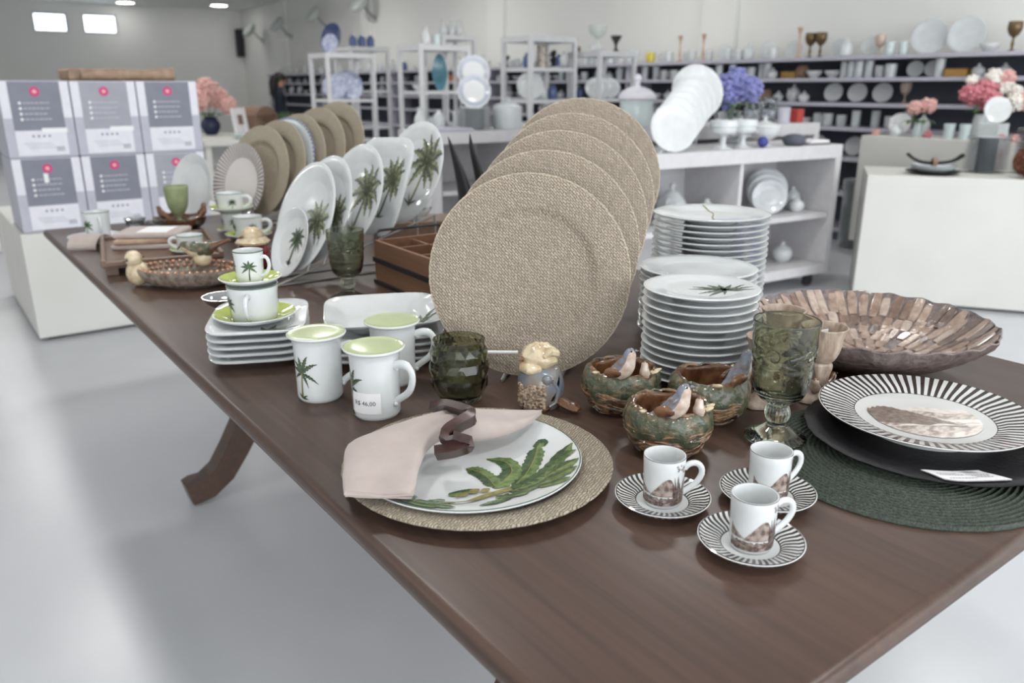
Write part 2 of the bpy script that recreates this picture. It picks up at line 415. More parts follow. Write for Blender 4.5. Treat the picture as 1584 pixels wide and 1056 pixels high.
# ================================================================== THE TABLE
ZT=.76
TX0,TX1,TY0,TY1=.336,1.575,.29,3.24
tb=thing('dining_table','long dark brown wooden display table on trestle feet','table',((TX0+TX1)/2,(TY0+TY1)/2,0))
W_,L_=TX1-TX0,TY1-TY0
def rounded_slab(hx,hy,z0,z1,b):
    mb=MB(); rings=[(hx-b*1.2,hy-b*1.2,z0),(hx-b*.25,hy-b*.25,z0+b*.5),(hx,hy,z0+b*1.3),(hx-b*.1,hy-b*.1,z1-b*.8),(hx-b*.45,hy-b*.45,z1-b*.2),(hx-b,hy-b,z1)]
    v=[];f=[]
    for x,y,z in rings: v+=[(x,-y,z),(x,y,z),(-x,y,z),(-x,-y,z)]
    for k in range(len(rings)-1):
        for i in range(4): f.append((k*4+i,k*4+(i+1)%4,k*4+4+(i+1)%4,k*4+4+i))
    n=len(rings)*4; f.append((3,2,1,0)); f.append((n-4,n-3,n-2,n-1)); return mb.add(v,f)
rounded_slab(W_/2,L_/2,ZT-.03,ZT,.012).build('tabletop',M['table'],tb,ang=1.0)
apr=MB(); 
for s in (-1,1): apr.box((s*.28,0,ZT-.055),(.04,L_-.9,.05))
apr.build('apron_rail',M['table'],tb,smooth=False)
for yy in (.62,-.84):
    col=smooth_prof([(.0,.30),(.05,.30),(.06,.34),(.04,.40),(.055,.48),(.06,.56),(.045,.62),(.07,.66),(.11,.70),(.11,.73),(0,.73)],3)
    MB().lathe(col,24).build('pedestal_column',M['table'],tb,(0,yy,0))
    for s in (-1,1):
        path=[(.03,.33),(.10,.335),(.17,.31),(.235,.24),(.29,.15),(.335,.085),(.385,.05),(.425,.045),(.445,.04)]
        wd=[.05,.05,.046,.042,.038,.036,.036,.038,.034]
        top=[];bot=[]
        for i,(x,z) in enumerate(path):
            a=path[max(i-1,0)];b=path[min(i+1,len(path)-1)];dx,dz=b[0]-a[0],b[1]-a[1];l=math.hypot(dx,dz)
            top.append((x-dz/l*-1*0+(-dz/l)*wd[i]*-1*-1,z+dx/l*wd[i])); bot.append((x+dz/l*wd[i],max(0,z-dx/l*wd[i])))
        n=len(path); v=[];f=[]
        for i in range(n):
            for yv in (-.032,.032): v.append((s*top[i][0],yv,top[i][1]))
            for yv in (.032,-.032): v.append((s*bot[i][0],yv,bot[i][1]))
        for i in range(n-1):
            for k in range(4): f.append((i*4+k,i*4+(k+1)%4,i*4+4+(k+1)%4,i*4+4+k))
        f.append((0,1,2,3)); f.append((n*4-1,n*4-2,n*4-3,n*4-4))
        MB().add(v,f).build('leg',M['table'],tb,(0,yy,0),ang=.9,recalc=True)
MB().box((0,-.11,.40),(.05,1.44,.07)).build('stretcher',M['table'],tb,smooth=False)

# ------------------------------------------------------------------ plates
def plate_prof(Rr,H,wz=.007,rw=None,rf=None,lip=.0):
    rw=rw or Rr*.62; rf=rf or Rr*.52
    top=[(0,wz),(rw*.5,wz),(rw,wz),(rw+Rr*.04,wz+(H-wz)*.12),(rw+Rr*.1,wz+(H-wz)*.38),(Rr*.88,wz+(H-wz)*.72),(Rr-.002,H),(Rr,H-.001)]
    und=[(Rr-.0015,H-.003),(Rr*.88,wz+(H-wz)*.72-.0042),(rw+Rr*.1,wz+(H-wz)*.38-.0045),(rw,max(wz-.004,.003)),(rf+.004,max(wz-.0055,.0025)),(rf+.001,0),(rf-.004,0),(rf-.005,max(wz-.005,.002)),(0,max(wz-.005,.002))]
    return top,top+und
def zfun(top):
    def z(r):
        for (a,za),(b,zb) in zip(top,top[1:]):
            if a<=r<=b and b>a: return za+(zb-za)*(r-a)/(b-a)
        return top[-1][1]
    return z
def dec(top,off=.0007):
    z=zfun(top); Rm=top[-2][0]-.002
    def fn(x,y):
        r=math.hypot(x,y)
        if r>Rm: x,y=x*Rm/r,y*Rm/r; r=Rm
        return (x,y,z(r)+off)
    return fn
def resample(pts,n):
    out=[];m=len(pts)-1
    for i in range(n+1):
        t=i/n*m;k=min(int(t),m-1);u=t-k
        p0=pts[max(k-1,0)];p1=pts[k];p2=pts[k+1];p3=pts[min(k+2,m)]
        out.append(tuple(.5*(2*b+(c-a)*u+(2*a-5*b+4*c-d)*u*u+(3*b-a-3*c+d)*u**3) for a,b,c,d in zip(p0,p1,p2,p3)))
    return out
def leafstrip(mb,pts,w,fn,m=0,m2=None,n=14,ser=.35,tip=.12):
    P=resample(pts,n); ws=[]
    for i in range(n+1):
        t=i/n; e=max(min(1,t/.12),.15)*max(min(1,(1-t)/.22),tip)
        k=1-ser*(i%2); k2=1-ser*((i+1)%2)
        ws.append((w*e*k,w*e*k2))
    mb.strip(P,ws,fn,m,m2=m2)
def ring_line(top,r,wd,m,parent,name='rim_line'):
    z=zfun(top); mb=MB(); mb.lathe([(r-wd,z(r-wd)+.0005),(r,z(r)+.0006)],64); return mb.build(name,m,parent)

# woven placemat-plate (flat) and the palm plate on it
def sousplat_prof(Rr,H=.018,w=.58):
    return [(0,.005),(Rr*w,.005),(Rr*(w+.04),.0065),(Rr*(w+.075),.0135),(Rr*(w+.11),.0155),(Rr*max(.8,w+.16),H*.95),(Rr*.985,H),(Rr,H-.002),(Rr*.985,H-.0045),(Rr*max(.8,w+.16),H*.95-.005),(Rr*(w+.11),.0105),(Rr*(w+.08),.008),(Rr*(w+.02),.001),(Rr*.55,0),(0,0)]
def wob(amp,n):
    ph=[random.uniform(0,6.28) for _ in range(4)]
    def d(r,z,a,i): 
        k=(1+amp*math.sin(n*a+ph[0])+amp*.6*math.sin((n+3)*a+ph[1])) if r>.1 else 1
        return r*k,z
    return d
o=MB().lathe(sousplat_prof(.175,.019,.67),128,disp=wob(.0018,41)).build('woven_charger',M['weave2'],None,(.527,.787,ZT))
tag(o,'round woven seagrass charger lying flat under the banana-leaf plate and napkin','charger plate')
PR=.147
ptop,pp=plate_prof(PR,.021,.0065,.098,.088)
pz=ZT+.0055
pl=thing('dinner_plate','white dinner plate with green banana-leaf print holding a folded napkin','plate',(.514,.791,pz))
MB().lathe(pp,96).build('dish',M['porc'],pl)
ring_line(ptop,PR-.001,.0016,M['rimg'],pl)
fn=dec(ptop); s=.001
LV={'L1':([(10,-84),(41,-68),(69,-47),(91,-27),(105,-13)],8),'L1c':([(100,-16),(112,-12),(108,-24)],5),'L2':([(-11,-74),(15,-62),(35,-49),(43,-24),(28,-2)],9),'L3':([(-7,-72),(-1,-46),(-2,-24),(-9,-9)],8),
'L4':([(-1,-92),(36,-90),(88,-71),(132,-53)],8),'L5':([(3,-98),(48,-93),(81,-92),(109,-94)],7),'L5b':([(20,-89),(68,-79),(101,-68),(122,-72)],6),
'L6':([(-6,-103),(30,-105),(64,-107),(92,-109)],7),'L7':([(27,-112),(46,-122),(66,-127)],5),'L8':([(-21,-92),(-16,-108),(-35,-114),(-59,-113)],5),'L8b':([(-15,-96),(-5,-109),(12,-114)],6),
'L9':([(-66,-57),(-49,-59),(-30,-66)],3.5),'A1':([(-134,-26),(-124,-45),(-111,-58)],5),'A2':([(-126,-49),(-112,-42),(-101,-46)],4.5),'A3':([(-112,-60),(-101,-84),(-85,-103)],4.5),'A4':([(-111,-58),(-99,-72),(-75,-87)],4),'A5':([(-98,-69),(-86,-65),(-75,-63)],4),'A6':([(-124,-54),(-116,-76),(-103,-93)],4.5),'A7':([(-134,-40),(-126,-58),(-117,-67)],4)}
for q_,(k,(p,wd)) in enumerate(LV.items()):
    mb=MB(); leafstrip(mb,[(a*s,b*s) for a,b in p],wd*s*1.55,dec(ptop,.0005+.00009*q_),0,1,n=22,ser=.16)
    if wd>6:
        P=resample([(a*s,b*s) for a,b in p],12); mb.strip(P,[.0005]*13,dec(ptop,.0006+.00009*q_),2)
    mb.build('leaf_print',[M['green'],M['green2'],M['stem']],pl)
mb=MB(); P=[(a*s,b*s) for a,b in [(-88,-80),(-67,-87),(-38,-85),(4,-89)]]; mb.strip(resample(P,14),[.0025+.002*i/14 for i in range(15)],dec(ptop,.0026))
for x,y,r in ((-50,-68,.006),(-36,-68,.008),(-24,-74,.007),(-58,-66,.004)):
    mb.strip([(x*s-r+2*r*i/6,y*s) for i in range(7)],[r*.7*math.sin(PI*(i+.3)/6.6) for i in range(7)],dec(ptop,.0028))
mb.build('stem_print',M['stem'],pl)

# napkin and wooden ring
np_=thing('napkin','pale pink linen napkin folded on the banana-leaf plate','napkin',(.514,.791,0))
secs=[((-182,-18),(-121,-67),.7955,.0045),((-172,6),(-111,-58),.797,.006),((-158,34),(-102,-46),.799,.008),((-128,84),(-84,-22),.803,.011),((-85,88),(-62,2),.807,.0135),((-48,84),(-45,16),.810,.0145),((-16,77),(-24,24),.8125,.0145),((8,76),(-6,14),.812,.0155),((36,76),(22,0),.808,.015),((70,68),(60,-3),.803,.011),((108,52),(98,6),.800,.007),((134,41),(128,20),.7985,.004),((149,35),(146,30),.7975,.0015)]
Rs=[]
for i in range(len(secs)-1):
    a,b=secs[max(i-1,0)],secs[i]; c,d=secs[i+1],secs[min(i+2,len(secs)-1)]
    for k in range(4):
        t=k/4
        def cr(p0,p1,p2,p3): return .5*(2*p1+(p2-p0)*t+(2*p0-5*p1+4*p2-p3)*t*t+(3*p1-p0-3*p2+p3)*t**3)
        Rs.append(([cr(a[0][q],b[0][q],c[0][q],d[0][q]) for q in (0,1)],[cr(a[1][q],b[1][q],c[1][q],d[1][q]) for q in (0,1)],cr(a[2],b[2],c[2],d[2]),cr(a[3],b[3],c[3],d[3])))
Rs.append((list(secs[-1][0]),list(secs[-1][1]),secs[-1][2],secs[-1][3]))
mb=MB();SG=28;v=[]
pzf=zfun(ptop)
for q,(U,Lw,z,h) in enumerate(Rs):
    fx=q/(len(Rs)-1)
    for j in range(SG):
        a=2*PI*j/SG; c=math.cos(a); sn=math.sin(a)
        c2=math.copysign(abs(c)**.8,c); s2=math.copysign(abs(sn)**.7,sn)
        t=.5+.5*c2
        x=U[0]*t+Lw[0]*(1-t); y=U[1]*t+Lw[1]*(1-t)
        pinch=math.exp(-((fx-.5)/.17)**2)
        zz=z+h*s2*(1+.16*pinch*math.sin(t*17+1.0)) + (0.0018*math.sin(t*8+fx*9) if sn>0 else 0)
        rr=math.hypot(x,y)*.001
        lo=pz+(pzf(rr) if rr<PR-.001 else -.004)+.0012
        if rr>PR+.004: lo=ZT+.021
        if sn<=0: zz=max(zz,lo)
        else: zz=max(zz,lo+.0015)
        v.append((x*.001,y*.001,zz))
f=[]
for q in range(len(Rs)-1):
    for j in range(SG): f.append((q*SG+j,q*SG+(j+1)%SG,(q+1)*SG+(j+1)%SG,(q+1)*SG+j))
f.append(tuple(range(SG))[::-1]); f.append(tuple((len(Rs)-1)*SG+j for j in range(SG)))
MB().add(v,f).build('cloth',M['napkin'],np_,ang=1.2,recalc=True)
# folded hem layers at the open end
for k in range(3):
    hm=MB(); P=[];  
    for i in range(9):
        t=i/8; x=-181+(-121+181)*t-2.0*k*(1-t)*.8; y=-19+(-67+19)*t-2.2*k
        P.append((x*.001,y*.001,.7935+.0022*k+.0012*math.sin(t*5+k)))
    v=[];f=[]
    for p in P:
        v+=[p,(p[0]+.016,p[1]+.020,p[2]+.0008),(p[0]+.016,p[1]+.020,p[2]-.0006),(p[0],p[1],p[2]-.0014)]
    for i in range(8):
        for j in range(4): f.append((i*4+j,i*4+(j+1)%4,i*4+4+(j+1)%4,i*4+4+j))
    hm.add(v,f).build('folded_hem',M['napkin'],np_,recalc=True)
# ring: a chunky zig-zag band of dark wood wrapped around the pinch
rg=MB(); v=[];f=[]
zig=[(0.005,0.091,0.815),(0.012,0.071,0.822),(0.009,0.024,0.832),(0.003,-0.004,0.836),(-0.019,-0.014,0.836),(-0.040,-0.020,0.834),(-0.046,-0.022,0.829),(-0.035,-0.024,0.822),(-0.018,-0.031,0.814),(-0.034,-0.024,0.808),(-0.054,-0.01,0.804)]
P=resample(zig,40)
for i,p in enumerate(P):
    a=P[max(i-1,0)];b=P[min(i+1,40)]; T=(Vector(b)-Vector(a)).normalized(); U=Vector((-.38,-.52,.76)); U=(U-T*U.dot(T)).normalized(); S=T.cross(U)
    for sx,uy in ((-1,-1),(1,-1),(1,1),(-1,1)): v.append(Vector(p)+S*sx*.0058+U*uy*.0105)
for i in range(40):
    for j in range(4): f.append((i*4+j,i*4+(j+1)%4,i*4+4+(j+1)%4,i*4+4+j))
f+= [(3,2,1,0),(160,161,162,163)]
rg.add(v,f)
o=rg.build('napkin_ring',M['darkwood'],None,(.514,.791,.004),recalc=True,ang=.9)
tag(o,'dark carved zigzag wooden ring clasping the pink napkin','napkin ring')

# ------------------------------------------------------------------ lidded palm mugs
def cyl(rf,a0,off=.0005):
    def fn(u,v):
        r=rf(v)+off; a=a0+u/r; return (r*math.cos(a),r*math.sin(a),v)
    return fn
def frond(mb,bx,by,ang,ln,w,fn,m=0,droop=.5,m2=None,n=12):
    ex,ey=bx+math.cos(ang)*ln,by+math.sin(ang)*ln
    mx,my=bx+math.cos(ang)*ln*.55,by+math.sin(ang)*ln*.55+ln*.22*droop
    P=[((1-t)**2*bx+2*t*(1-t)*mx+t*t*ex,(1-t)**2*by+2*t*(1-t)*my+t*t*(ey-ln*.25*droop)) for t in [i/n for i in range(n+1)]]
    ws=[]
    for i in range(n+1):
        t=i/n; e=(.25+.75*math.sin(PI*min(t*1.15,1)**.8)) if t<.98 else .1
        ws.append((w*e*(1 if i%2 else .55),w*e*(.55 if i%2 else 1)))
    mb.strip(P,ws,fn,m,m2=m2)
def mug_r(z): return .0365+.0022*(z/.1)**3+.0012*max(0,(z-.09)/.012)**2
prof=[(0,.003),(.028,.003),(.029,0),(.033,0),(.0355,.003)]+[(mug_r(.006+.096*i/10),.006+.096*i/10) for i in range(11)]+[(.0412,.1035),(.0385,.1035)]+[(mug_r(.1-.09*i/8)-.0035,.1-.09*i/8) for i in range(9)]+[(0,.010)]
mug=thing('lidded_mug','','mug',(.472,1.162,ZT))
MB().lathe(prof,56).build('cup',M['porc'],mug,recalc=True)
h=bez((.0375,0,.083),(.052,0,.094),(.076,0,.088),(.069,0,.060),10)+bez((.069,0,.060),(.064,0,.040),(.050,0,.038),(.0375,0,.026),8)[1:]
curl=[(.0385+.0045*math.cos(a),0,.0795+.0045*math.sin(a)) for a in [R(220-40*i) for i in range(7)]]
hm=MB(); hm.tube(h,[.0044]*6+[.0036]*13,10,flat=1.55); hm.tube([(x,0,z) for x,_,z in curl],.0024,8); hm.ball((.039,0,.0235),(.004,.006,.005),10,6)
hm.build('handle',M['porc'],mug)
LID=MB().lathe([(0,.1075),(.03,.1075),(.043,.1068),(.0452,.1075),(.0458,.1085),(.0448,.1095),(.042,.1088),(.03,.1092),(0,.1096)][::-1]+[(.030,.1045),(0,.1045)],56,m=lambda i:0).build('lid',M['limel'],mug,recalc=True)
MB().lathe([(.0455,.1092),(.0468,.1082),(.0465,.1062),(.0445,.1045),(.040,.1040),(.040,.1052),(.044,.106)],56).build('lid_rim',M['porc'],LID,recalc=True)
mb=MB(); fnm=cyl(mug_r,R(-125))
mb.strip([(-.002,.008),(-.001,.03),(.001,.052)],[.002,.0016,.0012],fnm,2)
for a,l,wv in ((100,.026,.0036),(70,.030,.0036),(38,.028,.0036),(128,.022,.0034),(158,.02,.003),(-25,.024,.003),(-62,.018,.0026),(205,.016,.0026)):
    frond(mb,.001,.050,R(a),l*1.25,wv*1.2,fnm,0,.6,1)
for a,l in ((30,.013),(80,.012),(130,.012),(0,.012)): frond(mb,-.002,.008,R(a),l,.002,fnm,0,.3)
mb.build('palm_print',[M['green'],M['greyg'],M['stem']],mug)
mug['label']='white lidded palm mug next to the stack of square plates with saucer tower'
mug['group']='lidded palm mugs'; mug.rotation_euler=(0,0,R(-34))
mB=dup(mug,(.513,1.044,ZT),R(-66),'white lidded palm mug with a paper price label')
mC=dup(mug,(.602,1.152,ZT),R(-36),'white lidded palm mug standing behind the price-labelled mug')
mb=MB(); fl=cyl(mug_r,R(-78),.0009)
mb.strip([(-.0245+.049*i/12,.029) for i in range(13)],[.0165]*13,fl,0)
text_mb('R$ 46,00',.0098,lambda x,y:cyl(mug_r,R(-78),.0013)(x-.001,y+.026),1,mb)
mb.build('price_label',[M['paper'],M['ink']],mB)['label']='white paper price label'

# ------------------------------------------------------------------ diamond-cut tumbler
def diamond_glass(name,prof_out,prof_in,n,mat_,label,loc,cat='glass'):
    mb=MB(); v=[];f=[];K=len(prof_out)
    for k,(r,z) in enumerate(prof_out):
        for j in range(n):
            a=2*PI*(j+.5*(k%2))/n; v.append((r*math.cos(a),r*math.sin(a),z))
    for k in range(K-1):
        for j in range(n):
            a=k*n+j;b=k*n+(j+1)%n;c=(k+1)*n+j;d=(k+1)*n+(j+1)%n
            if k%2==0: f+=[(a,b,c),(b,d,c)]
            else: f+=[(a,b,d),(a,d,c)]
    # cap bottom
    f.append(tuple(range(n))[::-1]); mb.add(v,f)
    o=(K-1)*n
    # inner surface, joined to the rim
    v=[];rows=len(prof_in)
    for k,(r,z) in enumerate(prof_in):
        for j in range(n):
            a=2*PI*(j+.5*((K-1)%2))/n; v.append((r*math.cos(a),r*math.sin(a),z))
    b0=len(mb.v); mb.v+=v
    for k in range(rows-1):
        for j in range(n): mb.f.append((b0+k*n+j,b0+k*n+(j+1)%n,b0+(k+1)*n+(j+1)%n,b0+(k+1)*n+j)); mb.m.append(0)
    mb.f.append(tuple(b0+(rows-1)*n+j for j in range(n))); mb.m.append(0)
    for j in range(n): mb.f.append((o+j,o+(j+1)%n,b0+(j+1)%n,b0+j)); mb.m.append(0)
    ob_=mb.build(name,mat_,None,loc,smooth=False,recalc=True); return tag(ob_,label,cat)
po=[(.028,0),(.034,.004),(.039,.016),(.0465,.030),(.0455,.044),(.0485,.057),(.0455,.070),(.0460,.083),(.0415,.094),(.0415,.103)]
pi_=[(.0385,.103),(.0385,.094),(.042,.08),(.043,.057),(.041,.036),(.035,.018),(.026,.012)]
diamond_glass('glass_tumbler',po,pi_,18,M['dglass'],'olive green diamond-cut glass tumbler beside the blue ceramic bird',(.645,1.013,ZT))
st=MB(); st.tube([(.70,1.082,.812),(.762,1.014,.817)],.0028,8); 
# ------------------------------------------------------------------ goblets
def goblet_mesh(sc=1.0):
    out=[(0,.0),(.040,0),(.0425,.002),(.042,.005),(.034,.009),(.022,.016),(.014,.022),(.0125,.027),(.0155,.033),(.017,.040),(.0155,.047),(.013,.052),(.017,.056),(.026,.061),(.032,.068),(.0355,.078),(.0382,.092),(.040,.108),(.0412,.124),(.0424,.14),(.0435,.158),(.0443,.174),(.044,.1752)]
    inn=[(.0425,.1752),(.0418,.16),(.0402,.14),(.039,.12),(.0372,.10),(.0345,.083),(.028,.070),(.014,.064),(0,.063)]
    O=[]
    for (a,b) in zip(out,out[1:]):
        k=max(1,int(math.hypot(b[0]-a[0],b[1]-a[1])/.0022)); O+=[(a[0]+(b[0]-a[0])*i/k,a[1]+(b[1]-a[1])*i/k) for i in range(k)]
    O.append(out[-1])
    def disp(r,z,a,i):
        if i<len(O):
            if .064<z<.112: r+=.0011*(abs(math.sin(22*a+z*520))*abs(math.sin(22*a-z*520)))*min(1,(z-.064)/.005)
            elif .112<z<.15: r+=.0007*math.sin(9*a+3*math.sin(z*260))*math.sin((z-.112)/.038*PI)
            elif z<.012 and r>.02: r+=.0004*math.sin(30*a)
            elif .03<z<.055: r+=.0008*abs(math.sin(10*a))
        return r*sc,z*sc
    return MB().lathe(O+inn,132,disp=disp)
GL=goblet_mesh().mesh('goblet_body',M['gglass'],recalc=True,ang=1.2)
def scroll_mesh():
    mb=MB()
    for k in range(5):
        a0=2*PI*k/5
        for sgn,dz in ((1,0),(-1,.001)):
            path=[]
            for i in range(19):
                t=i/18; ang=t*3.9*PI/2; rr=.0115*(1-.62*t)
                u=sgn*(.002+rr*math.cos(ang)); z=.130+dz+rr*math.sin(ang)*1.05
                r=.0403+.0022*(z-.12)/.05+.0007; path.append((r*math.cos(a0+sgn*.28+u/r),r*math.sin(a0+sgn*.28+u/r),z))
            mb.tube(path,.0011,6)
    return mb
SL=scroll_mesh().mesh('scroll_relief',M['gglass'],recalc=True)
gb=thing('glass_goblet','green pressed-glass goblet with scroll relief beside the espresso cups','goblet',(.915,.612,ZT+.0061))
ob('glass_body',GL,gb); ob('scroll_relief',SL,gb)
g2=dup(gb,(.785,1.715,ZT),.4,'green pressed-glass goblet in front of the wooden cutlery caddy')
g2.scale=(1,1,.94)

# ------------------------------------------------------------------ birds, nest pots
def bird(mb,Mx,sc=1,back=1,belly=2,tail=None,head=None):
    P=[(-.050,0,.010),(-.034,0,.015),(-.020,0,.019),(-.008,0,.022),(.004,0,.027),(.012,0,.034),(.017,0,.042),(.020,0,.049),(.024,0,.054),(.028,0,.056)]
    rd=[.0030,.0040,.0070,.0125,.0150,.0140,.0108,.0098,.0076,.0020]
    P=resample(P,24); rr=[x[0] for x in resample([(q,0) for q in rd],24)]
    def mf(i,j):
        a=2*PI*(j+.5)/12
        if i<7: return tail if tail is not None else back
        if math.sin(a)>.1 or i<9: return back
        return belly
    mb.tube([(x*sc,y*sc,z*sc) for x,y,z in P],[r*sc for r in rr],12,M=Mx,mf=mf)
    mb.tube([(.030*sc,0,.0555*sc),(.036*sc,0,.0545*sc)],[.0022*sc,.0004*sc],6,back,Mx)
    for s_ in (-1,1):
        mb.ball((.0265*sc,s_*.0062*sc,.0555*sc),.0014*sc,6,4,3,Mx)
        # wing
        mb.ball((-.006*sc,s_*.0118*sc,.0255*sc),(.0165*sc,.0050*sc,.0085*sc),10,6,4,Mx)
BM=[M['brown'],mat('bird_blue',(122,128,144),.15,coat=.5,c2=(104,84,72),ns=70,nlo=.45,nhi=.7),M['bwhite'],M['hole'],M['brown']]
def nest_pot(name,label,loc,rz,seed):
    rnd=random.Random(seed)
    t=thing(name,label,'ceramic pot',loc,rz,'ceramic bird-nest pots')
    body=[(0,0),(.034,0),(.040,.004),(.050,.016),(.0575,.032),(.058,.046),(.056,.058),(.052,.066),(.047,.068),(.043,.064),(.044,.050),(.040,.026),(.028,.014),(0,.012)]
    ph=[rnd.uniform(0,6) for _ in range(3)]
    def dsp(r,z,a,i):
        k=1+.02*math.sin(5*a+ph[0])+.015*math.sin(9*a+ph[1]); return (r*k if r>.03 else r),(z+.0035*math.sin(3*a+ph[2])*(z/.068)**3)
    MB().lathe(smooth_prof(body,3),56,disp=dsp).build('bowl',M['brown'],t)
    tw=MB()
    for k in range(96):
        a=rnd.uniform(0,2*PI); z=rnd.uniform(.004,.042); ln=rnd.uniform(.5,1.1); dz=rnd.uniform(-.010,.010)
        path=[]
        for i in range(8):
            q=i/7; aa=a+ln*q; zz=min(max(z+dz*q+.002*math.sin(q*6+k),.0032),.043); rr=.040+.0185*min(1,max(0,(zz-.003)/.032))**.7+.001
            path.append((rr*math.cos(aa),rr*math.sin(aa),zz))
        tw.tube(path,[.0009,.0021,.0024,.0023,.0025,.0022,.0018,.0007],6)
    tw.build('woven_twigs',M['twig'],t)
    mp_=[(.0575,.032),(.0600,.036),(.0612,.044),(.0605,.052),(.0585,.060),(.0545,.066),(.050,.069),(.0475,.067)]
    def md(r,z,a,i):
        w_=math.sin(7*a+ph[0]+z*150)*.5+math.sin(13*a+ph[1]-z*210)*.35+math.sin(23*a+ph[2]+z*90)*.25
        d=math.cos(a-R(-95)); drop=.010*max(0,math.sin(4*a+ph[2]))*max(0,d)
        return r*(1+.022*w_),z+.0018*w_-(drop if i<7 else 0)
    ms=MB(); ms.lathe(smooth_prof(mp_,3),84,disp=md); ms.build('moss',M['moss'],t)
    rim=MB()
    for k in range(9):
        a0=rnd.uniform(0,6.28); path=[]
        for i in range(9):
            a=a0+i*.16; rr=.0495+rnd.uniform(-.002,.002); path.append((rr*math.cos(a),rr*math.sin(a),.066+.0025*math.sin(i+k)))
        rim.tube(path,[.001]+[.0028]*7+[.001],6)
    rim.build('twig_rim',M['twig'],t)
    b=MB(); bird(b,Matrix.Translation((-.006,-.048,.054))@Matrix.Rotation(R(-35),4,'Z')@Matrix.Rotation(R(-12),4,'Y'),.98)
    b.build('bird',BM,t)['label']='blue and brown glazed bird'
    b=MB(); bird(b,Matrix.Translation((.026,-.044,.056))@Matrix.Rotation(R(-120),4,'Z')@Matrix.Rotation(R(-25),4,'Y'),.56,4,2)
    b.build('chick',BM,t)['label']='small cream chick'
    for k,(a,z) in enumerate(((R(-40),.068),(R(-22),.066),(R(-150),.068))):
        lf=MB(); lf.ball((0,0,0),(.012,.006,.003),10,6,0,disp=lambda q,p:1+.15*math.cos(2*q)); lf.build('leaf',M['cream'],t,(.050*math.cos(a),.050*math.sin(a),z),(0,-.3,a+.6))
    return t
nest_pot('nest_pot','ceramic bird-nest pot between the blue bird and the small plate stack',(.829,.836,ZT),R(-34),1)
nest_pot('nest_pot','ceramic bird-nest pot closest to the espresso cups',(.778,.690,ZT),R(-30),2)
nest_pot('nest_pot','ceramic bird-nest pot whose bird turns its brown back, by the green goblet',(.912,.732,ZT),R(20),3)

# blue ceramic bird
def pierced_shell(rf,holes,z0,z1,m_,parent,th,na=144,nz=72):
    """shell of revolution with real openings and wall thickness; holes: (angle, z, half width, half height, tilt)"""
    mb=MB(); v=[];idx={};f=[]
    def gone(a,z):
        for ha,hz,hw,hh,ti in holes:
            r=max(rf(hz),.005); u=((a-ha+PI)%(2*PI)-PI)*r; w_=z-hz
            p_=u*math.cos(ti)-w_*math.sin(ti); q_=u*math.sin(ti)+w_*math.cos(ti)
            if (p_/hw)**2+(q_/hh)**2<1: return True
        return False
    def vid(k,j,i):
        key=(k,j%na,i)
        if key not in idx:
            z=z0+(z1-z0)*i/nz; a=2*PI*j/na; r=max(rf(z)-(th if k else 0),.0008); zz=min(max(z,z0+(th if k else 0)),z1-(th if k else 0))
            idx[key]=len(v); v.append((r*math.cos(a),r*math.sin(a),zz))
        return idx[key]
    solid={(j,i):not gone(2*PI*(j+.5)/na,z0+(z1-z0)*(i+.5)/nz) for j in range(na) for i in range(nz)}
    for (j,i),ok in solid.items():
        if not ok: continue
        f.append((vid(0,j,i),vid(0,j+1,i),vid(0,j+1,i+1),vid(0,j,i+1))); f.append((vid(1,j,i),vid(1,j,i+1),vid(1,j+1,i+1),vid(1,j+1,i)))
        for dj,di,(p_,q_) in ((-1,0,((j,i+1),(j,i))),(1,0,((j+1,i),(j+1,i+1))),(0,-1,((j,i),(j+1,i))),(0,1,((j+1,i+1),(j,i+1)))):
            nb=solid.get(((j+dj)%na,i+di),True)
            if not nb: f.append((vid(0,*p_),vid(0,*q_),vid(1,*q_),vid(1,*p_)))
    f.append(tuple(vid(0,j,0) for j in range(na))[::-1]); f.append(tuple(vid(0,j,nz) for j in range(na)))
    return mb.add(v,f).build('body',m_,parent,ang=1.0)
def body_fn(v):
    for (ra,za),(rb,zb) in zip(body,body[1:]):
        if za<=v<=zb and zb>za: return ra+(rb-ra)*(v-za)/(zb-za)
    return .012
t=thing('bird_figurine','ceramic bird with a cream ruffled head and pierced blue body','figurine',(.735,.918,ZT),R(-36))
body=smooth_prof([(0,0),(.026,0),(.030,.006),(.0355,.022),(.0365,.038),(.034,.052),(.028,.064),(.016,.070),(0,.071)],4)
CUT=[(R(-40),.046,.5),(R(-22),.032,.3),(R(-52),.026,.7),(R(20),.04,.4),(R(70),.035,.2)]
pierced_shell(body_fn,[(a_,z_,.0042,.011,ti) for a_,z_,ti in CUT],0,.0705,M['blueg'],t,.0022)
hd=MB(); hd.ball((-.002,0,.082),(.030,.027,.0215),26,18,0,disp=lambda a,p:1+.05*math.sin(7*a+4*p)+.035*math.sin(11*p+3*a))
hd.ball((-.015,-.010,.068),(.020,.022,.012),16,10,0,disp=lambda a,p:1+.06*math.sin(6*a))
hd.tube([(.004,-.024,.088),(.012,-.022,.096),(.022,-.012,.090),(.026,.002,.078)],[.004,.007,.007,.003],8)
hd.build('ruffled_head',M['cream'],t)
MB().tube([(-.028,-.010,.081),(-.036,-.012,.079)],[.0045,.0008],8).build('beak',M['brown'],t)
br=MB()
for k in range(150):
    a=R(-120)+random.uniform(-.66,.66); z=random.uniform(.008,.044); rr=.034+.002*math.sin(z*60)
    br.ball((rr*math.cos(a),rr*math.sin(a),z),(.0042,.0042,.0030),7,5)
br.build('feathered_breast',mat('breast_glaze',(186,168,148),.2,coat=.5,c2=(112,84,66),ns=220,nlo=.42,nhi=.62),t)
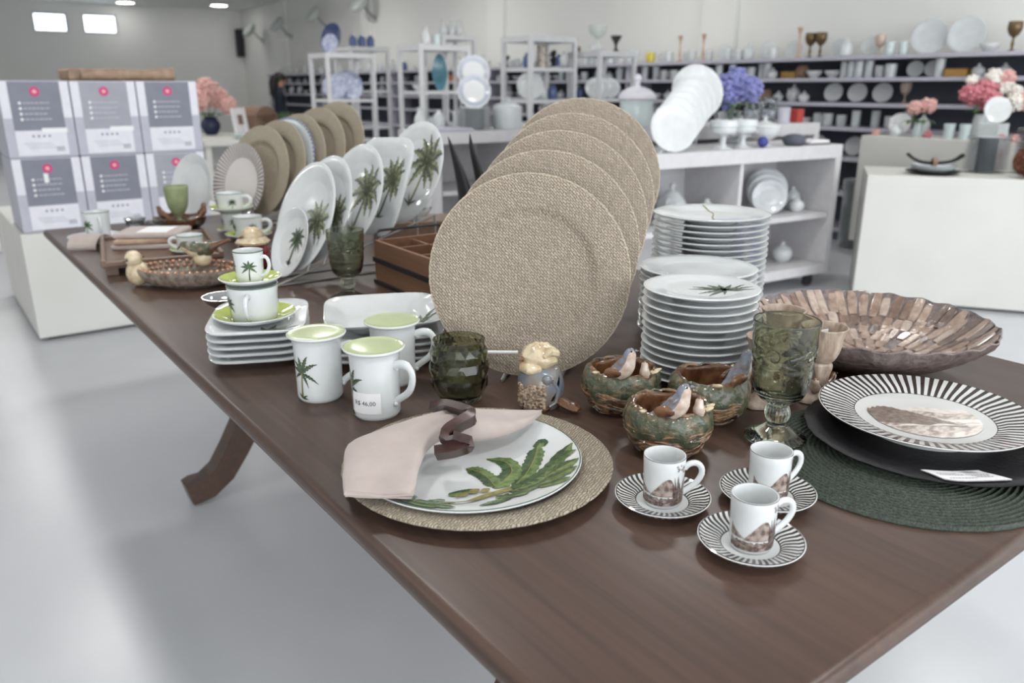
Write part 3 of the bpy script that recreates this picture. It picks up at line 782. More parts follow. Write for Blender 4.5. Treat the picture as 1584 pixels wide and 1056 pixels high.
w2=MB(); w2.ball((.008,-.033,.054),(.008,.005,.008),10,7); w2.tube([(.016,-.030,.052),(.026,-.026,.036),(.022,-.028,.016),(.012,-.032,.010)],[.003,.0035,.003,.002],8); w2.build('wing',M['blueg'],t)
tl=MB(); tl.tube([(.022,-.012,.016),(.036,-.022,.012),(.050,-.034,.009),(.058,-.042,.008)],[.008,.0115,.0125,.006],10,flat=.6); tl.build('tail',M['brown'],t)
ft=MB(); ft.lathe([(0,0),(.022,0),(.025,.006),(.020,.014),(0,.016)],20,M=Matrix.Translation((-.006,-.014,0))); ft.build('foot',M['brown'],t)
o=st.build('display_rod',M['white'],None); tag(o,'thin white rod sticking out of the charger stand toward the blue bird','rod')

# ------------------------------------------------------------------ espresso cups and saucers
SR=.0568
stop,sp=plate_prof(SR,.0165,.006,.030,.025)
sau=ob('saucer',MB().lathe(sp,72).mesh('saucer',mat_stripes('swirl_stripes',(214,215,215),(58,47,43),44,.0315,SR-.0016,swirl=20,duty=.52)))
tag(sau,'','saucer','striped espresso saucers')
def cr_(z): return .0228+.0022*min(1,z/.06)
cprof=[(0,.002),(.017,.002),(.018,0),(.021,0),(.0225,.002)]+[(cr_(.004+.056*i/6),.004+.056*i/6) for i in range(7)]+[(.0246,.0612),(.0232,.0612)]+[(cr_(.058-.05*i/5)-.0026,.058-.05*i/5) for i in range(6)]+[(0,.0075)]
cup=thing('espresso_cup','','cup',(0,0,0),0,'sepia landscape espresso cups')
MB().lathe(cprof,48).build('cup_body',M['porc'],cup,recalc=True)
h=bez((.0235,0,.044),(.030,0,.056),(.046,0,.054),(.044,0,.038),9)+bez((.044,0,.038),(.041,0,.026),(.032,0,.020),(.0225,0,.0125),7)[1:]
MB().tube(h,.0029,10,flat=1.25).build('handle',M['porc'],cup)
MB().lathe([(.0243,.0602),(.0250,.0607),(.0248,.0615)],48).build('rim_line',M['rimd'],cup)
fc=cyl(cr_,R(-88),.0004)
mb=MB()
# ground, mountain, reeds, foliage
def poly_top(mb,xs,zb,zt,fn,m):
    v=[];f=[]
    for x,b,t_ in zip(xs,zb,zt): v+=[fn(x,b),fn(x,t_)]
    for i in range(len(xs)-1): f.append((2*i,2*i+2,2*i+3,2*i+1))
    mb.add(v,f,m)
xs=[-.036+.070*i/34 for i in range(35)]
poly_top(mb,xs,[.0045]*35,[.0150+.0014*math.sin(i*1.7)+.001*math.sin(i*3.1) for i in range(35)],fc,0)
PK=[(-.019,.0175),(-.016,.0215),(-.012,.0262),(-.008,.0315),(-.004,.0362),(0,.0395),(.003,.0405),(.006,.0395),(.009,.034),(.012,.028),(.016,.021),(.019,.0175)]
poly_top(mb,[p[0] for p in PK],[.0168]*12,[p[1] for p in PK],fc,0)
poly_top(mb,[-.036+.019*i/10 for i in range(11)],[.018]*11,[.033-.0145*(i/10)**.7 for i in range(11)],fc,0)
mb.build('landscape_print',M['sepia'],cup)
mb=MB(); fd=cyl(cr_,R(-88),.0007)
rn=random.Random(4)
for k in range(26):
    x=.010+.018*rn.random(); hgt=.016+.026*rn.random()*(1-abs(x-.017)/.012*.4); lean=rn.uniform(-.006,.006)
    mb.strip([(x,.006),(x+lean*.4,.006+hgt*.5),(x+lean,.006+hgt)],[.0007,.0010,.0002],fd)
for k in range(60):
    x=rn.uniform(-.034,.012); z=rn.uniform(.006,.0145); mb.strip([(x-.0018,z),(x,z+.0006),(x+.0018,z)],[.0002,.0007,.0002],fd)
for k in range(12):
    x=rn.uniform(.013,.026); z=rn.uniform(.046,.058); mb.strip([(x-.0016,z),(x,z-.001),(x+.0012,z+.001)],[.0002,.0008,.0002],fd)
mb.build('reed_print',M['sepiad'],cup)
spots=[((.655,.582),R(-42),'by the nest pots'),((.767,.515),R(-18),'by the green goblet and cord mat'),((.661,.458),R(-30),'closest to the bare table end')]
for k,((x,y),a,lb) in enumerate(spots):
    s_,c_=(sau,cup) if k==0 else (dup(sau,(0,0,0)),dup(cup,(0,0,0)))
    s_.location=(x,y,ZT); s_['label']='black and white swirl-striped saucer '+lb
    c_.location=(x,y,ZT+.0062); c_.rotation_euler=(0,0,a); c_['label']='white espresso cup with sepia mountain print '+lb

# ------------------------------------------------------------------ cord mat, black charger, striped landscape plate, tag
rings=26; prof=[(0,.0035)]
for k in range(rings):
    r0=.183*k/rings; w_=.183/rings
    prof+=[(r0+w_*.12,.0030),(r0+w_*.3,.0052),(r0+w_*.5,.0060),(r0+w_*.7,.0052),(r0+w_*.9,.0030)]
prof+=[(.183,.002),(.182,0),(0,0)]
o=MB().lathe(prof,96,disp=wob(.0012,37)).build('cord_placemat',M['matg'],None,(1.0,.476,ZT)); tag(o,'round dark green coiled cord placemat under the black charger','placemat')
ctop,cp=plate_prof(.1635,.0155,.0065,.112,.10)
def rough_edge(r,z,a,i):
    k=1+(.004*math.sin(13*a)+.003*math.sin(29*a+1)+.002*math.sin(47*a)) if r>.13 else 1
    return r*k,z
ch=thing('charger_plate','matte black rustic charger plate on the green cord mat','charger plate',(1.080,.480,ZT+.0062))
MB().lathe(cp,120,disp=rough_edge).build('dish',M['black'],ch)
ttop,tp=plate_prof(.1425,.031,.0170,.090,.080)
sp_=thing('dinner_plate','white plate with black radial stripes and sepia landscape on the black charger','plate',(1.103,.500,ZT+.0062+.0068))
MB().lathe(tp,128).build('dish',mat_stripes('radial_stripes',(214,214,213),(58,50,48),66,.092,.1405,swirl=0,duty=.5),sp_)
# printed landscape in the well: local picture axes, u along camera right
cu,su=math.cos(R(-36)),math.sin(R(-36))
def well(off):
    f0=dec(ttop,off)
    return lambda u,v: f0(u*cu-v*su,u*su+v*cu)
def clipv(u,v,rm=.074):
    return min(v,math.sqrt(max(rm*rm-u*u,0))) , max(-math.sqrt(max(rm*rm-u*u,0)),-.08)
mb=MB(); us=[-.073+.146*i/48 for i in range(49)]
def picture(base,top,m,fn):
    zb=[];zt=[];xs=[]
    for i,u in enumerate(us):
        lim=math.sqrt(max(.0745**2-u*u,0)); b=max(-lim,base(u)); t_=min(lim,top(u))
        if t_>b: xs.append(u);zb.append(b);zt.append(t_)
    if len(xs)>1: poly_top(mb,xs,zb,zt,fn,m)
rn=random.Random(9); jit=[rn.uniform(-.004,.004) for _ in range(60)]
picture(lambda u:-.2,lambda u:.034-.01*abs(u)/.07+.003*math.sin(u*90),0,well(.0006))
picture(lambda u:-.012,lambda u:.014+.006*math.sin(u*60+2),1,well(.0008))
picture(lambda u:-.2,lambda u:-.012-.012*math.sin(u*30)+jit[int((u+.08)*200)%60],1,well(.0009))
picture(lambda u:-.034-u*.2,lambda u:(.040-abs(u+.046)*.45 if u<-.030 else .033-(u+.030)*.95)+jit[int((u+.08)*300)%60]*.8,2,well(.0011))
picture(lambda u:-.034,lambda u:-.030+.003*math.sin(u*140),0,well(.0012))
mb.build('landscape_print',[M['sepial'],mat('hill_print',(140,124,114),.2,c2=(206,194,186),ns=70,st=(1,2,1),nlo=.36,nhi=.62),mat('cliff_print',(104,90,84),.2,c2=(140,124,114),ns=120)],sp_)
# price tag lying on the charger's front rim
tg=thing('price_tag','white barcode price tag resting on the black charger rim','tag',(0,0,0))
def tagfn(off):
    f0=dec(ctop,off); A,B,C,D=[(x-1.080,y-.480) for x,y in ((.957,.427),(1.024,.386),(1.015,.343),(.945,.386))]
    def fn(u,v):
        x=(A[0]*(1-u)+B[0]*u)*v+(D[0]*(1-u)+C[0]*u)*(1-v); y=(A[1]*(1-u)+B[1]*u)*v+(D[1]*(1-u)+C[1]*u)*(1-v)
        p=f0(x,y); return (p[0]+1.080,p[1]+.480,p[2]+ZT+.0062)
    return fn
mb=MB(); n=8; v=[];f=[]
for lay in (.0028,.0016):
    g_=tagfn(lay); v+=[g_(i/n,j/n) for j in range(n+1) for i in range(n+1)]
K=(n+1)*(n+1)
for j in range(n):
    for i in range(n):
        a=j*(n+1)+i; f.append((a,a+1,a+n+2,a+n+1)); f.append((K+a,K+a+n+1,K+a+n+2,K+a+1))
mb.add(v,f).build('card',M['paper'],tg)
mb=MB(); g_=tagfn(.0033); rn=random.Random(2)
def bar(u0,u1,v0,v1): 
    mb.add([g_(u0,v0),g_(u1,v0),g_(u1,v1),g_(u0,v1)],[(0,1,2,3)])
u=.62
while u<.86:
    w2_=rn.choice((.006,.01,.014)); bar(u,u+w2_,.72,.93); u+=w2_+rn.choice((.006,.01))
for (u0,v0,ln) in ((.1,.62,.3),(.1,.5,.34),(.12,.2,.4),(.55,.55,.36),(.58,.42,.3),(.6,.3,.26),(.5,.9,.04)):
    u=u0
    while u<u0+ln:
        w2_=rn.uniform(.015,.05); bar(u,u+w2_,v0,v0+.045); u+=w2_+.014
mb.build('barcode_print',M['inkl'],tg)

# ------------------------------------------------------------------ shell-mosaic bowl
BC=(1.338,.727,ZT)
bp=[(.0,.010),(.06,.010),(.10,.018),(.14,.034),(.175,.056),(.198,.078),(.204,.086)]
bw_=thing('mosaic_bowl','large shallow bowl lined with brown bark-like mosaic slivers','bowl',BC)
und=[(.206,.084),(.200,.072),(.177,.049),(.142,.027),(.102,.010),(.075,.002),(.070,0),(.055,0),(0,.003)]
def bdisp(r,z,a,i):
    k=1+(.006*math.sin(17*a)+.004*math.sin(31*a+2)+.004*math.sin(43*a)) if r>.16 else 1
    return r*k,z+(.0022*math.sin(23*a) if r>.19 else 0)
MB().lathe(smooth_prof(bp,2)+und,120,disp=bdisp).build('shell',M['barkdark'],bw_)
bz=zfun(bp)
SM=[mat('sliver_%d'%i,c,.2,coat=.5,c2=d,ns=60,st=(1,1,1),bump=.15,bs=120) for i,(c,d) in enumerate((((168,146,132),(136,112,98)),((190,174,162),(164,144,132)),((140,114,100),(110,88,78)),((178,156,142),(148,126,112)),((124,106,97),(100,84,78))))]
rn=random.Random(11)
rows=[(.022,.050,12),(.044,.072,20),(.066,.096,28),(.090,.120,36),(.112,.142,42),(.134,.166,48),(.158,.2035,58)]
for k,(r0,r1,n) in enumerate(rows):
    off=rn.random()
    for j in range(n):
        if k<6 and rn.random()<.05: continue
        a=2*PI*(j+off)/n; wa=2*PI/n*rn.uniform(.42,.50); a_=r0+rn.uniform(-.004,.006); b_=min(r1+rn.uniform(-.008,.004),.2025); tw=rn.uniform(-.03,.03)
        h=rn.uniform(.0014,.0034)
        v=[];f=[]
        for q in range(4):
            t=q/3; rr=a_+(b_-a_)*t; ww=wa*(.8+.2*math.sin(PI*t)) ; aa=a+tw*t
            for (s_,hh) in ((-1,.0004),(-.72,h),(.72,h*.9),(1,.0004)):
                z=bz(rr)+hh; ang=aa+ww*s_
                v.append((rr*math.cos(ang),rr*math.sin(ang),z))
        for q in range(3):
            for s_ in range(3): f.append((q*4+s_,q*4+4+s_,q*4+5+s_,q*4+1+s_))
        f.append((0,1,2,3)); f.append((15,14,13,12)); 
        MB().add(v,f).build('mosaic_sliver',SM[rn.choice((0,1,3,3,0,2,4)) if k>3 else rn.choice((0,1,3))],bw_,smooth=False)
mb=MB()
a=R(133)
def on_bowl(u,v,off):
    rr=.150+v; ang=a+u/rr; return (rr*math.cos(ang),rr*math.sin(ang),bz(rr)+.004+off)
mb.strip([(-.015+.03*i/6,0) for i in range(7)],[.010]*7,lambda u,v:on_bowl(u,v,.0005),0)
for k in range(3): mb.strip([(-.010,-.004+.003*k),(.0,-.004+.003*k),(.008,-.004+.003*k)],[.0007]*3,lambda u,v:on_bowl(u,v,.001),1)
mb.build('price_sticker',[M['paper'],M['inkl']],bw_)['label']='white price sticker'

# ------------------------------------------------------------------ stone-coloured pedestal cups
def stone_cup(loc,h,label,rz=0,sticker=True):
    t=thing('pedestal_cup',label,'ceramic cup',loc,rz,'stone-coloured pedestal cups')
    c=h-.058
    MB().lathe(smooth_prof([(0,c),(.012,c),(.020,c+.006),(.0265,c+.022),(.029,c+.040),(.0335,h-.004),(.035,h),(.0335,h+.001),(.0305,h-.003),(.027,c+.038),(.022,c+.018),(0,c+.012)],3),36).build('cup',M['stone'],t)
    b=MB(); b.lathe(smooth_prof([(0,0),(.031,0),(.033,.006),(.026,.012),(.015,.022),(.013,c*.6),(.018,c-.004),(.014,c+.002),(0,c+.003)],3),24,disp=lambda r,z,a,i:(r*(1+.1*math.sin(4*a+z*90)),z))
    b.build('pedestal',M['stone'],t)
    for k in range(2):
        bb=MB(); bird(bb,Matrix.Translation((.012*math.cos(k*2.4-2.2),.012*math.sin(k*2.4-2.2),.008))@Matrix.Rotation(k*2.4-2.2,4,'Z'),.62,0,2); bb.build('bird',[M['brown'],M['cream'],M['bwhite'],M['hole'],M['brown']],t)
    if sticker:
        MB().box((.004,.006,h-.014),(.018,.001,.014),M=Matrix.Rotation(.4,4,'Z')).build('price_sticker',M['paper'],t,smooth=False)
stone_cup((1.102,.7455,ZT),.135,'stone-coloured pedestal cup between the small plate stack and mosaic bowl',.2)
stone_cup((1.109,.673,ZT),.122,'stone-coloured pedestal cup between the green goblet and mosaic bowl',-.6)
stone_cup((1.022,.712,ZT),.112,'stone-coloured pedestal cup mostly hidden behind the green goblet',1.2)

# ------------------------------------------------------------------ round plate stacks
def stack(n,Rr,H,pitch,x,y,z,label,cat='plate',group=None,m=None,print_=None,jx=.0015,name='dinner_plate',lastlabel=None,seg=72):
    top,pr=plate_prof(Rr,H,pitch,Rr*.60,Rr*.44)
    me=MB().lathe(pr,seg).mesh(name,m or M['porc'])
    rl=MB(); zf=zfun(top); rl.lathe([(Rr-.0022,zf(Rr-.0022)+.0004),(Rr+.0002,H-.0008),(Rr+.0001,H-.0018)],seg); rme=None
    for k in range(n):
        lab=label+', '+nth(k,n)
        if k==n-1 and lastlabel: lab=lastlabel
        xx,yy=x+random.uniform(-jx,jx),y+random.uniform(-jx,jx)
        if k==n-1 and print_:
            t=thing(name,lab,cat,(xx,yy,z+k*(pitch+.0003)),0,group); ob('dish',me,t); print_(t,top)
        else:
            tag(ob(name,me,None,(xx,yy,z+k*(pitch+.0003))),lab,cat,group)
    return z+n*(pitch+.0003)
def palm_top(t,top):
    fn=dec(top); 
    ax=R(-36)
    for a,l,w2_ in ((168,.062,.004),(150,.058,.006),(120,.045,.007),(95,.040,.006),(65,.045,.005),(38,.05,.004),(15,.05,.004),(-8,.045,.004),(200,.055,.004),(222,.05,.004),(250,.03,.003)):
        mb=MB(); frond(mb,0,0,R(a),l,w2_,lambda u,v:fn((u+.038)*math.cos(ax)-(v-.012)*math.sin(ax),(u+.038)*math.sin(ax)+(v-.012)*math.cos(ax)),0,.35,1)
        mb.build('frond_print',[M['green'],M['greyg']],t)
stack(12,.0965,.0185,.0128,1.033,.861,ZT,'small white plate in the stack topped by a palm plate','plate','small plates in the palm-topped stack',print_=palm_top,lastlabel='small white palm-print plate on top of its stack')
def gold_line(t,top):
    fn=dec(top); mb=MB()
    mb.strip(resample([(-.075,-.095),(-.03,-.03),(.03,.02),(.075,.09)],14),[.0016]*15,fn); mb.strip(resample([(-.1,.05),(-.095,.02),(-.1,-.02)],8),[.0012]*9,fn)
    mb.build('gold_line',M['stem'],t)
zz=stack(11,.115,.020,.0118,1.226,1.032,ZT,'white soup plate in the stack behind the charger row','plate','soup plates behind the chargers')
stack(16,.128,.022,.0125,1.424,1.176,ZT,'large white plate in the tall stack','plate','large plates in the tall stack',print_=gold_line,lastlabel='large white plate with a thin gold line on the tall stack')

# ------------------------------------------------------------------ upright woven chargers on a wire stair rack
def stand_rot(nx,ny,tilt):
    l=math.hypot(nx,ny); n=Vector((nx/l*math.cos(tilt),ny/l*math.cos(tilt),math.sin(tilt)))
    return n.to_track_quat('Z','Y').to_euler(), n
sme=MB().lathe(sousplat_prof(.175,.017),128,m=lambda i:1 if i in(6,7) else 0,disp=wob(.0018,43)).mesh('woven_charger',[M['weave'],M['braid']])
e,n_=stand_rot(-.5,-.866,R(17))
S1,S5=Vector((.832,1.072,.9285)),Vector((1.225,1.385,1.045))
lbs=['closest to the olive tumbler','second of the upright row counted from the olive tumbler','middle one of the upright row','fourth of the upright row counted from the olive tumbler','at the high end of the upright row']
for k in range(5):
    c=S1.lerp(S5,k/4)
    tag(ob('woven_charger',sme,None,c,(e.x,e.y,e.z)),'round woven seagrass charger '+lbs[k],'charger plate','upright woven chargers')
rk=thing('plate_stand','pale wire stair stand under the upright woven chargers','stand',(0,0,0))
upv=Vector((-n_.x,-n_.y,0)).normalized()*math.sin(R(17))+Vector((0,0,math.cos(R(17))))
b1=S1-upv*.1765; b5=S5-upv*.1765
sd=Vector((.866,-.5,0)); back=-n_*.012
for s_ in (-1,1):
    # lower the rails so that they touch the circle at +-5 cm from the lowest point
    dz=.175-math.sqrt(.175**2-.05**2)
    a=b1+sd*.05*s_+upv*(dz-.003)+back*-.4; b=b5+sd*.05*s_+upv*(dz-.003)+back*-.4
    mb=MB(); a2=a+(a-b)*.04; b2=b+(b-a)*.06; a2.z=max(a2.z,ZT+.004)
    mb.tube([a2,b2],.0028,8); mb.tube([b2,(b2.x,b2.y,ZT+.003)],.0028,8); mb.tube([(a2.x,a2.y,ZT+.003),(b2.x,b2.y,ZT+.003)],.0028,8); mb.build('rail',M['wire'],rk)
for k in range(5):
    c=S1.lerp(S5,k/4)-upv*.1765; mb=MB(); p=c+upv*.012-n_*.012
    mb.tube([p-sd*.05,p-sd*.05+upv*.07,p+sd*.05+upv*.07,p+sd*.05],.0022,6); mb.build('divider_loop',M['wire'],rk)
# ================================================================== MIDDLE OF THE TABLE
def sq_disp(hx,hy,p=5):
    def d(r,z,a,i):
        c,s_=abs(math.cos(a)),abs(math.sin(a)); k=1/(c**p+s_**p)**(1/p); return r*k,z
    return d
def square_plate_mb(hx,hy,H,wz,seg=64):
    top=[(0,wz),(.35,wz),(.58,wz),(.64,wz+.001),(.80,wz+(H-wz)*.62),(.985,H),(1,H-.0008)]
    und=[(.985,H-.004),(.80,wz+(H-wz)*.62-.0042),(.62,max(wz-.004,.002)),(.52,.0015),(.50,0),(.46,0),(.44,.003),(0,.003)]
    mb=MB(); d=sq_disp(1,1)
    v=MB().lathe(top+und,seg,disp=d,a0=PI/seg)
    mb.add([(x*hx,y*hy,z) for x,y,z in v.v],v.f,v.m)
    def zf(x,y):
        p=5; u=abs(x/hx);w2_=abs(y/hy); r=(u**p+w2_**p)**(1/p)
        return zfun(top)(min(r,1))
    return mb,zf
def square_stack(n,hx,hy,H,pitch,x,y,rz,label,top_label,group,fr):
    mb,zf=square_plate_mb(hx,hy,H,pitch); me=mb.mesh('square_plate',M['porc'])
    mb2,zf2=square_plate_mb(hx,hy,H+(.001 if hx<.1 else .013),pitch)
    for k in range(n):
        z=ZT+k*(pitch+.0003)
        if k<n-1: tag(ob('square_plate',me,None,(x+random.uniform(-.001,.001),y,z),(0,0,rz+random.uniform(-.008,.008))),label+', '+nth(k,n),'plate',group)
        else:
            t=thing('square_plate',top_label,'plate',(x,y,z),rz,group); mb2.build('dish',M['porc'],t)
            fr(t,lambda u,v:(u,v,zf2(u,v)+.0008))
    return ZT+n*(pitch+.0003)
def fr1(t,fn):
    for a,l,w2_ in ((20,.06,.006),(45,.062,.007),(75,.055,.007),(105,.045,.006),(-5,.05,.006)):
        mb=MB(); frond(mb,.02,-.10,R(a),l,w2_,fn,0,.3,1); mb.build('frond_print',[M['green'],M['greyg']],t)
def fr2(t,fn):
    for a,l,w2_ in ((20,.05,.007),(50,.06,.008),(80,.06,.008),(115,.05,.007),(150,.05,.006)):
        mb=MB(); frond(mb,.06,-.05,R(a),l,w2_,fn,0,.3,1); mb.build('frond_print',[M['green'],M['greyg']],t)
z1=square_stack(5,.088,.118,.020,.0125,.478,1.445,R(-25),'white square plate in the stack under the lime saucer tower','white square palm plate directly under the lime saucer tower','square plates under the saucer tower',fr1)
z2=square_stack(5,.108,.114,.021,.0125,.664,1.305,R(-24),'white square plate in the stack behind the lidded mugs','white square palm plate topping the stack behind the lidded mugs','square plates behind the mugs',fr2)
# saucer tower
def lime_saucer(Rr):
    top,pr=plate_prof(Rr,Rr*.26,.0055,Rr*.58,Rr*.46)
    n=len(top); mb=MB(); mb.lathe(pr,56,m=lambda i:0 if i<n-2 else 1); return mb.mesh('saucer',[M['lime'],M['porc']]),.0058
def white_cup(name,r,h,label,loc,rz,group='white palm cups'):
    t=thing(name,label,'cup',loc,rz,group)
    pr=[(0,.003),(r*.72,.003),(r*.74,0),(r*.84,0),(r*.92,.005),(r*.95,h*.3),(r*.98,h*.8),(r*1.03,h),(r*.98,h+.0004),(r*.92,h*.8),(r*.88,.012),(0,.009)]
    MB().lathe(pr,40).build('cup_body',M['porc'],t,recalc=True)
    hp=bez((r*.96,0,h*.78),(r*1.5,0,h*.95),(r*1.75,0,h*.55),(r*1.4,0,h*.35),8)+bez((r*1.4,0,h*.35),(r*1.25,0,h*.25),(r*1.1,0,h*.2),(r*.93,0,h*.18),4)[1:]
    MB().tube(hp,r*.1,8,flat=1.3).build('handle',M['porc'],t)
    MB().lathe([(r*1.005,h-.003),(r*1.035,h-.0008),(r*1.025,h+.0006)],40).build('rim_line',M['rimg'],t)
    for a0 in (R(-150),R(-60),R(120)):
        mb=MB(); fn=cyl(lambda v:r*(.95+.05*v/h),a0,.0006)
        mb.strip([(0,h*.08),(0,h*.3),(.001,h*.5)],[.001]*3,fn,0)
        for a in (90,50,15,130,165,-30,210): frond(mb,0,h*.5,R(a),h*.28,h*.045,fn,0,.5)
        mb.build('palm_print',M['green'],t)
    return t
lsB,dz=lime_saucer(.075); lsS,_=lime_saucer(.056)
TX,TY=.466,1.432
z=z1
tag(ob('saucer',lsB,None,(TX,TY,z)),'large lime green saucer on the stack of square plates','saucer','lime saucers'); z+=dz+.0002
white_cup('tea_cup',.045,.066,'white palm teacup carrying the upper lime saucer',(TX,TY,z),R(-120)); z+=.0668
tag(ob('saucer',lsS,None,(TX-.002,TY,z)),'small lime green saucer balanced on the palm teacup','saucer','lime saucers'); z+=dz+.0002
white_cup('espresso_cup',.0262,.056,'small white palm cup at the top of the lime saucer tower',(TX-.002,TY,z),R(-50))
# silver spoon-rest foot seen behind the tower
t=thing('metal_bowl','small polished metal footed bowl behind the lime saucer tower','bowl',(.47,1.625,ZT))
MB().lathe(smooth_prof([(0,0),(.03,0),(.032,.004),(.014,.012),(.010,.03),(.016,.046),(.034,.058),(.044,.072),(.042,.073),(.030,.060),(0,.052)],3),32).build('bowl',M['silver'],t)

# ------------------------------------------------------------------ palm plates on a rising wire rack
def palm_tree(t,top,Rr,cx,cy,mats,lean=.0,big=1.0):
    fn=dec(top)
    mb=MB(); mb.strip(resample([(cx-lean,-Rr*.62),(cx-lean*.4,-Rr*.2),(cx,cy)],8),[.0052,.0046,.004,.004,.004,.0036,.0034,.003,.003],fn); mb.build('trunk_print',mats[0],t)
    for k,(a,l,dr) in enumerate(((92,.055,.2),(62,.062,.5),(30,.062,.8),(-5,.055,.9),(-40,.05,.8),(120,.06,.5),(150,.062,.8),(185,.056,.9),(220,.05,.8),(-70,.04,.5))):
        mb=MB(); frond(mb,cx,cy,R(a),l*big*1.25,.0135*big,fn,0,dr,1); mb.build('frond_print',mats,t)
    for k in range(4):
        mb=MB(); frond(mb,cx-lean,-Rr*.6,R(30+40*k),.03*big,.004,fn,0,.3); mb.build('grass_print',mats[1],t)
tilt=R(22); e,n_=stand_rot(-1,-.06,tilt)
Rp=.145; rtop,rpr=plate_prof(Rp,.020,.007,.094,.085); rme=MB().lathe(rpr,80).mesh('dish',M['porc'])
Ra=.092; atop,apr_=plate_prof(Ra,.016,.006,.064,.056); ame=MB().lathe(apr_,64).mesh('dish',M['porc'])
sq,_zq=square_plate_mb(.135,.135,.020,.007); sqme=sq.mesh('dish',M['porc'])
GG=[M['greyg'],M['oliveg']]; OO=[M['oliveg'],M['greyg']]
def rail_z(x): return .776+(x-.744)*.297
plates=[(.762,Ra),(.812,Rp),(.858,Rp),(.946,Rp),(1.026,Rp),(1.126,Rp)]
labs=['small white palm plate at the low end of the wire rack','white palm plate with olive tree leaning right, second lowest on the wire rack','white palm plate with thin curved palm, third lowest on the wire rack','white palm plate with bold grey palm, fourth lowest on the wire rack','square-cornered white palm plate on the wire rack','white plate with feathery olive palm at the high end of the wire rack']
for k,(x,rr) in enumerate(plates):
    bx=x-rr*math.sin(tilt)
    z=max(rail_z(bx),ZT+.006)+rr*math.cos(tilt)-.002*(k==0)
    t=thing('palm_plate',labs[k],'plate',(x,1.975,z),0,'palm plates on the wire rack',rot=(e.x,e.y,e.z))
    if k==0: ob('dish',ame,t); palm_tree(t,atop,Ra,.02,.01,[M['green'],M['greyg']],.01,.55)
    elif k==4: ob('dish',sqme,t).rotation_euler=(0,0,.05); palm_tree(t,rtop,Rp,.045,.02,GG,.02,1.05)
    elif k==5: ob('dish',rme,t); palm_tree(t,rtop,Rp,.05,.03,OO,.03,1.25)
    elif k==1: ob('dish',rme,t); palm_tree(t,rtop,Rp,.05,-.01,OO,.05,1.0)
    elif k==2: ob('dish',rme,t); palm_tree(t,rtop,Rp,.06,-.005,OO,.06,.9)
    else: ob('dish',rme,t); palm_tree(t,rtop,Rp,.05,.02,GG,.02,1.15)
rk=thing('plate_rack','rising wire rack holding the six upright palm plates','rack',(0,0,0))
for y in (1.925,2.025):
    dzz=Rp-math.sqrt(Rp**2-.05**2); mb=MB()
    A=(.675,y,ZT+.003); B=(1.155,y,rail_z(1.155)+dzz-.006)
    mb.tube([A,(.69,y,ZT+.004),B],.0028,8); mb.tube([B,(1.155,y,ZT+.003)],.0028,8); mb.tube([A,(1.155,y,ZT+.003)],.0028,8); mb.build('rail',M['wire'],rk)
for k,(x,rr) in enumerate(plates[1:]):
    bx=x-Rp*math.sin(tilt)+.012; zb=rail_z(bx)+.002; mb=MB(); mb.tube([(bx,1.925,zb),(bx+.036,1.925,zb+.085),(bx+.036,2.025,zb+.085),(bx,2.025,zb)],.0022,6); mb.build('divider_loop',M['wire'],rk)
mb=MB()
for x in (.675,1.155): mb.tube([(x,1.925,ZT+.003),(x,2.025,ZT+.003)],.0026,6)
mb.build('cross_bar',M['wire'],rk)

# ------------------------------------------------------------------ wooden cutlery caddy
cdx0,cdx1,cdy0,cdy1,cz=.905,1.115,1.49,1.815,.108
t=thing('cutlery_caddy','wooden cutlery caddy with compartments and black metal strap','caddy',((cdx0+cdx1)/2,(cdy0+cdy1)/2,ZT),R(-2))
hx,hy=(cdx1-cdx0)/2,(cdy1-cdy0)/2
MB().box((0,0,.005),(2*hx,2*hy,.008)).build('bottom_board',M['wood'],t,smooth=False)
for s_ in (-1,1):
    MB().box((s_*(hx-.005),0,cz/2+.004),(.010,2*hy,cz-.002)).build('side_board',M['wood'],t,smooth=False)
    MB().box((0,s_*(hy-.005),cz/2+.004),(2*hx-.02,.010,cz-.002)).build('end_board',M['wood'],t,smooth=False)
for yy in (-.055,.055): MB().box((0,yy,cz/2+.003),(2*hx-.021,.007,cz-.008)).build('divider',M['wood'],t,smooth=False)
MB().box((0,0,cz/2+.002),(.007,2*hy-.021,cz-.012)).build('divider',M['wood'],t,smooth=False)
mb=MB()
for s_ in (-1,1): mb.box((s_*(hx+.002),0,.062),(.004,2*hy+.008,.012)); mb.box((0,s_*(hy+.002),.062),(2*hx+.008,.004,.012)); mb.box((s_*(hx+.002),0,.006),(.004,2*hy+.008,.010))
mb.build('metal_strap',M['blackm'],t,smooth=False)
mb=MB(); mb.tube([(-hx+.01,hy+.004,.06),(-hx+.01,hy+.008,.125),(-hx+.02,hy+.010,.132),(hx-.02,hy+.010,.132),(hx-.01,hy+.008,.125),(hx-.01,hy+.004,.06)],.004,6); mb.build('handle',M['blackm'],t)

